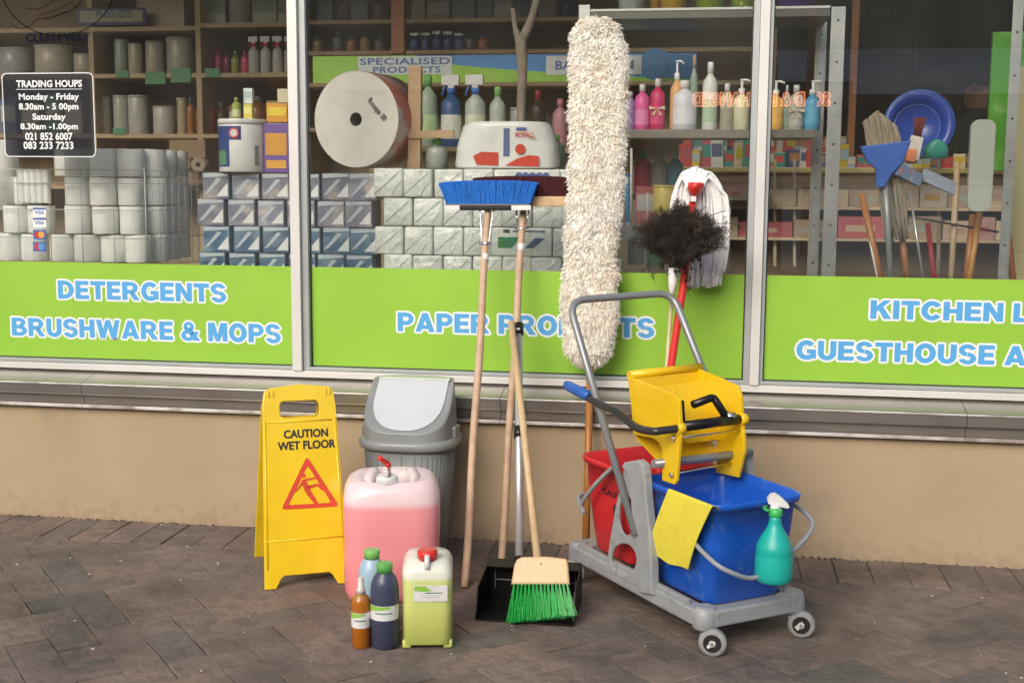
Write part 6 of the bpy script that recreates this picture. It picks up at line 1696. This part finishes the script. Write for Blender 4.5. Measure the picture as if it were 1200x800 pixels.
# yellow cloth over the rim
M_cl = mat('yellow_cloth', (.78,.68,.06), .95, var=(60, (.72,.62,.05), .4, .7), bump=(320, .5, .002))
cl_ = thing('cleaning_cloth', 'yellow cleaning cloth draped over the near rim of the blue bucket', 'cloth', ct_(-.01,.15,.41))
mb = MB(); nu, nv_ = 22, 26; vs = []; fs = []
def clp(u, v):      # u along top edge (left to right), v from inside the bucket down
    if v < .12:
        k = v/.12; l_ = .215-.200*u; zin = .385+.029*math.sin(k*PI/2); w_ = .024-.034*k if k > .4 else .020; return ct_(.010-.0265*k, l_, .402+.0155*math.sin(k*PI/2))
    k = (v-.12)/.88
    l_ = (.215-.200*u)*(1-k)+(.308-.190*u)*k; z = (.4175+.002*u)*(1-k)+(.209+.008*u)*k
    return ct_(-.0165-.006*math.sin(k*PI)-.0035*math.sin(u*7+k*3)*k, l_, z+.003*math.sin(u*9)*k)
for j in range(nv_+1):
    for i in range(nu+1): vs.append(clp(i/nu, j/nv_))
m0 = len(vs)
vs += [p+CW*.0016 for p in vs]
for j in range(nv_):
    for i in range(nu):
        a = j*(nu+1)+i; fs.append((a, a+1, a+nu+2, a+nu+1)); fs.append((m0+a, m0+a+nu+1, m0+a+nu+2, m0+a+1))
mb.add(vs, fs, True); mb.build('cloth_sheet', M_cl, cl_)

# teal spray bottle hooked on the front rim
M_teal = mat('teal_plastic', (.012,.42,.36), .35, bump=(16, .05, .003), sss=.05)
bz = cL(906, 680, -.040); bc2 = bz.copy(); bc2.z = 0
spb = thing('spray_bottle', 'teal spray bottle with white and green trigger hooked on the blue bucket rim', 'spray bottle', bz)
H0 = bz.z
SB = Matrix.Translation(bz) @ Matrix.Scale(.92, 4) @ Matrix.Translation(-bz)
MB.G = SB
MB().lathe([(.044,H0),(.0515,H0+.005),(.0535,H0+.020),(.0535,H0+.075),(.051,H0+.083),(.0525,H0+.088),(.050,H0+.105),(.040,H0+.128),(.029,H0+.145),(.021,H0+.160),(.0165,H0+.178),(.0165,H0+.196)], bc2, 40).build('body', M_teal, spb)
MB().lathe([(.0185,H0+.190),(.0195,H0+.194),(.0195,H0+.208),(.016,H0+.211)], bc2, 26).build('collar', plain((.05,.50,.12), .35), spb)
Mh = frame((bc2.x, bc2.y, H0+.208), V(-.80,-.10,0), (0,0,1))     # local x points to the trigger rear
mb = MB(); mb.loft([(0,0,0,.012,.011,3),(.0,0,.014,.015,.0125,3)], 20, Mh)
mb.prism([(-.040,.004),(-.034,.001),(.012,.010),(.020,.014),(.022,.026),(.012,.040),(.0,.042),(-.012,.036),(-.036,.014)], frame((bc2.x, bc2.y+.011, H0+.208), V(-.80,-.10,0), (0,0,1)), .022)
mb.build('spray_head', M_white_p, spb)
MB().tube([Mh @ V(.018,0,.030), Mh @ V(.030,0,.016), Mh @ V(.028,0,-.004), Mh @ V(.022,0,-.016)], [.006,.006,.005,.004], 8).build('trigger', plain((.03,.38,.10), .35), spb)

MB.G = None
# ------------------------------------------------------------------ red-handled string mop and feather duster
M_ws = mat('white_mop_string', (.86,.87,.86), .9, var=(50, (.78,.79,.79), .42, .7))
mend = ct_(.20,.55,.14)
rm_ = thing('string_mop', 'white string mop with red socket and red stick standing in the trolley', 'mop', mend)
mt = at(814, 226, .0)
rq2 = random.Random(12)
mb = MB()
for k in range(230):
    f_ = rq2.random()**.9; s0 = 805+18*f_; yb_ = rq2.uniform(.0, .05)
    xe = 788+62*f_+rq2.uniform(-4, 4)
    ye = (rq2.uniform(236, 262) if f_ < .28 else rq2.uniform(268, 300) if f_ < .35 else rq2.uniform(316, 338))
    if f_ > .93 and rq2.random() < .6: ye = rq2.uniform(240, 262); xe += 5
    arch = 196+6*abs(f_-.5)*2+rq2.uniform(0, 8)
    pts = [at(s0, 222, .005), at(s0+(xe-s0)*.25, arch, .02+yb_*.6), at(s0+(xe-s0)*.72, arch+10+10*abs(f_-.5), .03+yb_), at(xe, 238+rq2.uniform(-6,6), .03+yb_)]
    if ye > 250: pts += [at(xe+rq2.uniform(-2,2), (238+ye)/2+6, .03+yb_), at(xe-4+rq2.uniform(-4,3), ye, .02+yb_)]
    mb.tube(smooth_path(pts, 4), .005, 5)
mb.build('strings', M_ws, rm_)
mb = MB(); rdm = plain((.62,.03,.025), .35)
ax_ = (mend-mt).normalized(); Ms = frame(mt, V(1,0,0), V(0,-1,0)); 
p_a = at(816, 216, .0); p_b = at(814, 222, -.002); p_c = at(813, 231, -.004); p_d = at(811.5, 238, -.006)
mb.tube([p_a+V(0,0,.006), p_a, p_b, p_c, p_c, p_d], [.038,.046,.042,.022,.019,.019], 20, flat=.6)
mb.build('socket', rdm, rm_)
q = at(812.5, 233, -.024); MB().cbox((q.x-.009, q.y-.002, q.z-.009), (q.x+.009, q.y, q.z+.009), .0004).build('price_sticker', M_white_p, rm_)
mid = at(786, 432, -.30)
MB().tube([p_d, at(800, 340, -.13), mid, mid+(mid-at(800,340,-.13)).normalized()*.25], [.0125]*4, 14).build('handle', rdm, rm_)

fd = thing('feather_duster', 'dark brown feather duster on a thin cream stick, in front of the string mop', 'duster', at(776, 520, -.42))
M_fe = mat('ostrich_feather', (.028,.021,.016), .9, var=(22, (.065,.050,.040), .48, .7))
M_cream2 = plain((.66,.58,.36), .5)
fbase = at(789, 324, -.145); 
rf = random.Random(77)
mb = MB()
S = ppm(-.145)
for k in range(620):
    ang = rf.uniform(-1.0, .95); el = rf.gauss(0, .75); L_ = rf.uniform(.10, .20)*(1-.05*abs(ang))
    st = fbase+V(.012+rf.uniform(-.02,.02), rf.uniform(-.012,.012), .03+rf.uniform(0,.05))
    d0 = V(.06+math.sin(ang)*.9, math.sin(el)*.55, math.cos(ang)*.95+.12).normalized()
    droop = V(math.sin(ang)*.30+.08, 0, -.25-.45*abs(math.sin(ang)))
    P = []
    nseg = 8
    for i in range(nseg+1):
        s_ = i/nseg; P.append(st+d0*(L_*s_)+droop*(L_*.42*s_*s_*s_))
    for i in range(1, nseg):
        t_ = (P[i+1]-P[i-1]).normalized(); side = t_.cross(V(rf.gauss(0,.4), -1, rf.gauss(0,.4))).normalized()
        up2 = t_.cross(side)
        for j in range(12):
            for sgx in (-1, 1):
                bd = (side*sgx*.9+t_*rf.uniform(.2,.9)+up2*rf.gauss(0,.5)+V(0,0,-.25)).normalized()
                bl = rf.uniform(.010,.026); q = P[i]+(P[i+1]-P[i])*rf.random()
                e1 = q+bd*bl; wv = t_*.00055+up2*.0002
                mb.add([q-wv, q+wv, e1], [(0,1,2)], True)
    mb.tube(P, [.0012]*(nseg)+[.0004], 3, cap=False)
for k in range(240):                        # soft dark down between the plumes
    q = fbase+V(.016+rf.gauss(0,.035), rf.gauss(0,.02), .09+rf.gauss(0,.045))
    for j in range(14):
        bd = V(rf.gauss(0,1), rf.gauss(0,1), rf.gauss(0,1)+.3).normalized(); mb.add([q+V(.0012,0,0), q-V(.0012,0,0), q+bd*rf.uniform(.02,.035)], [(0,1,2)], True)
mb.build('feathers', M_fe, fd)
mb = MB()
for (x0,y0,x1,y1,x2,y2) in ((812,262,835,252,850,247),(795,262,790,240,796,232),(840,262,858,262,868,268)):
    mb.tube(smooth_path([at(x0,y0,-.13), at(x1,y1,-.12), at(x2,y2,-.11)], 5), .0012, 4)
mb.build('stray_feather', M_fe, fd)
a = at(789, 325, -.145); b = at(787, 348, -.155); 
MB().tube([a+V(0,0,.03), a, at(788,334,-.15), b], [.016,.017,.013,.006], 16).build('ferrule', M_white_p, fd)
c = at(781, 434, -.29); MB().tube([b, c, c+(c-b)*.5], .0055, 10).build('handle', M_cream2, fd)
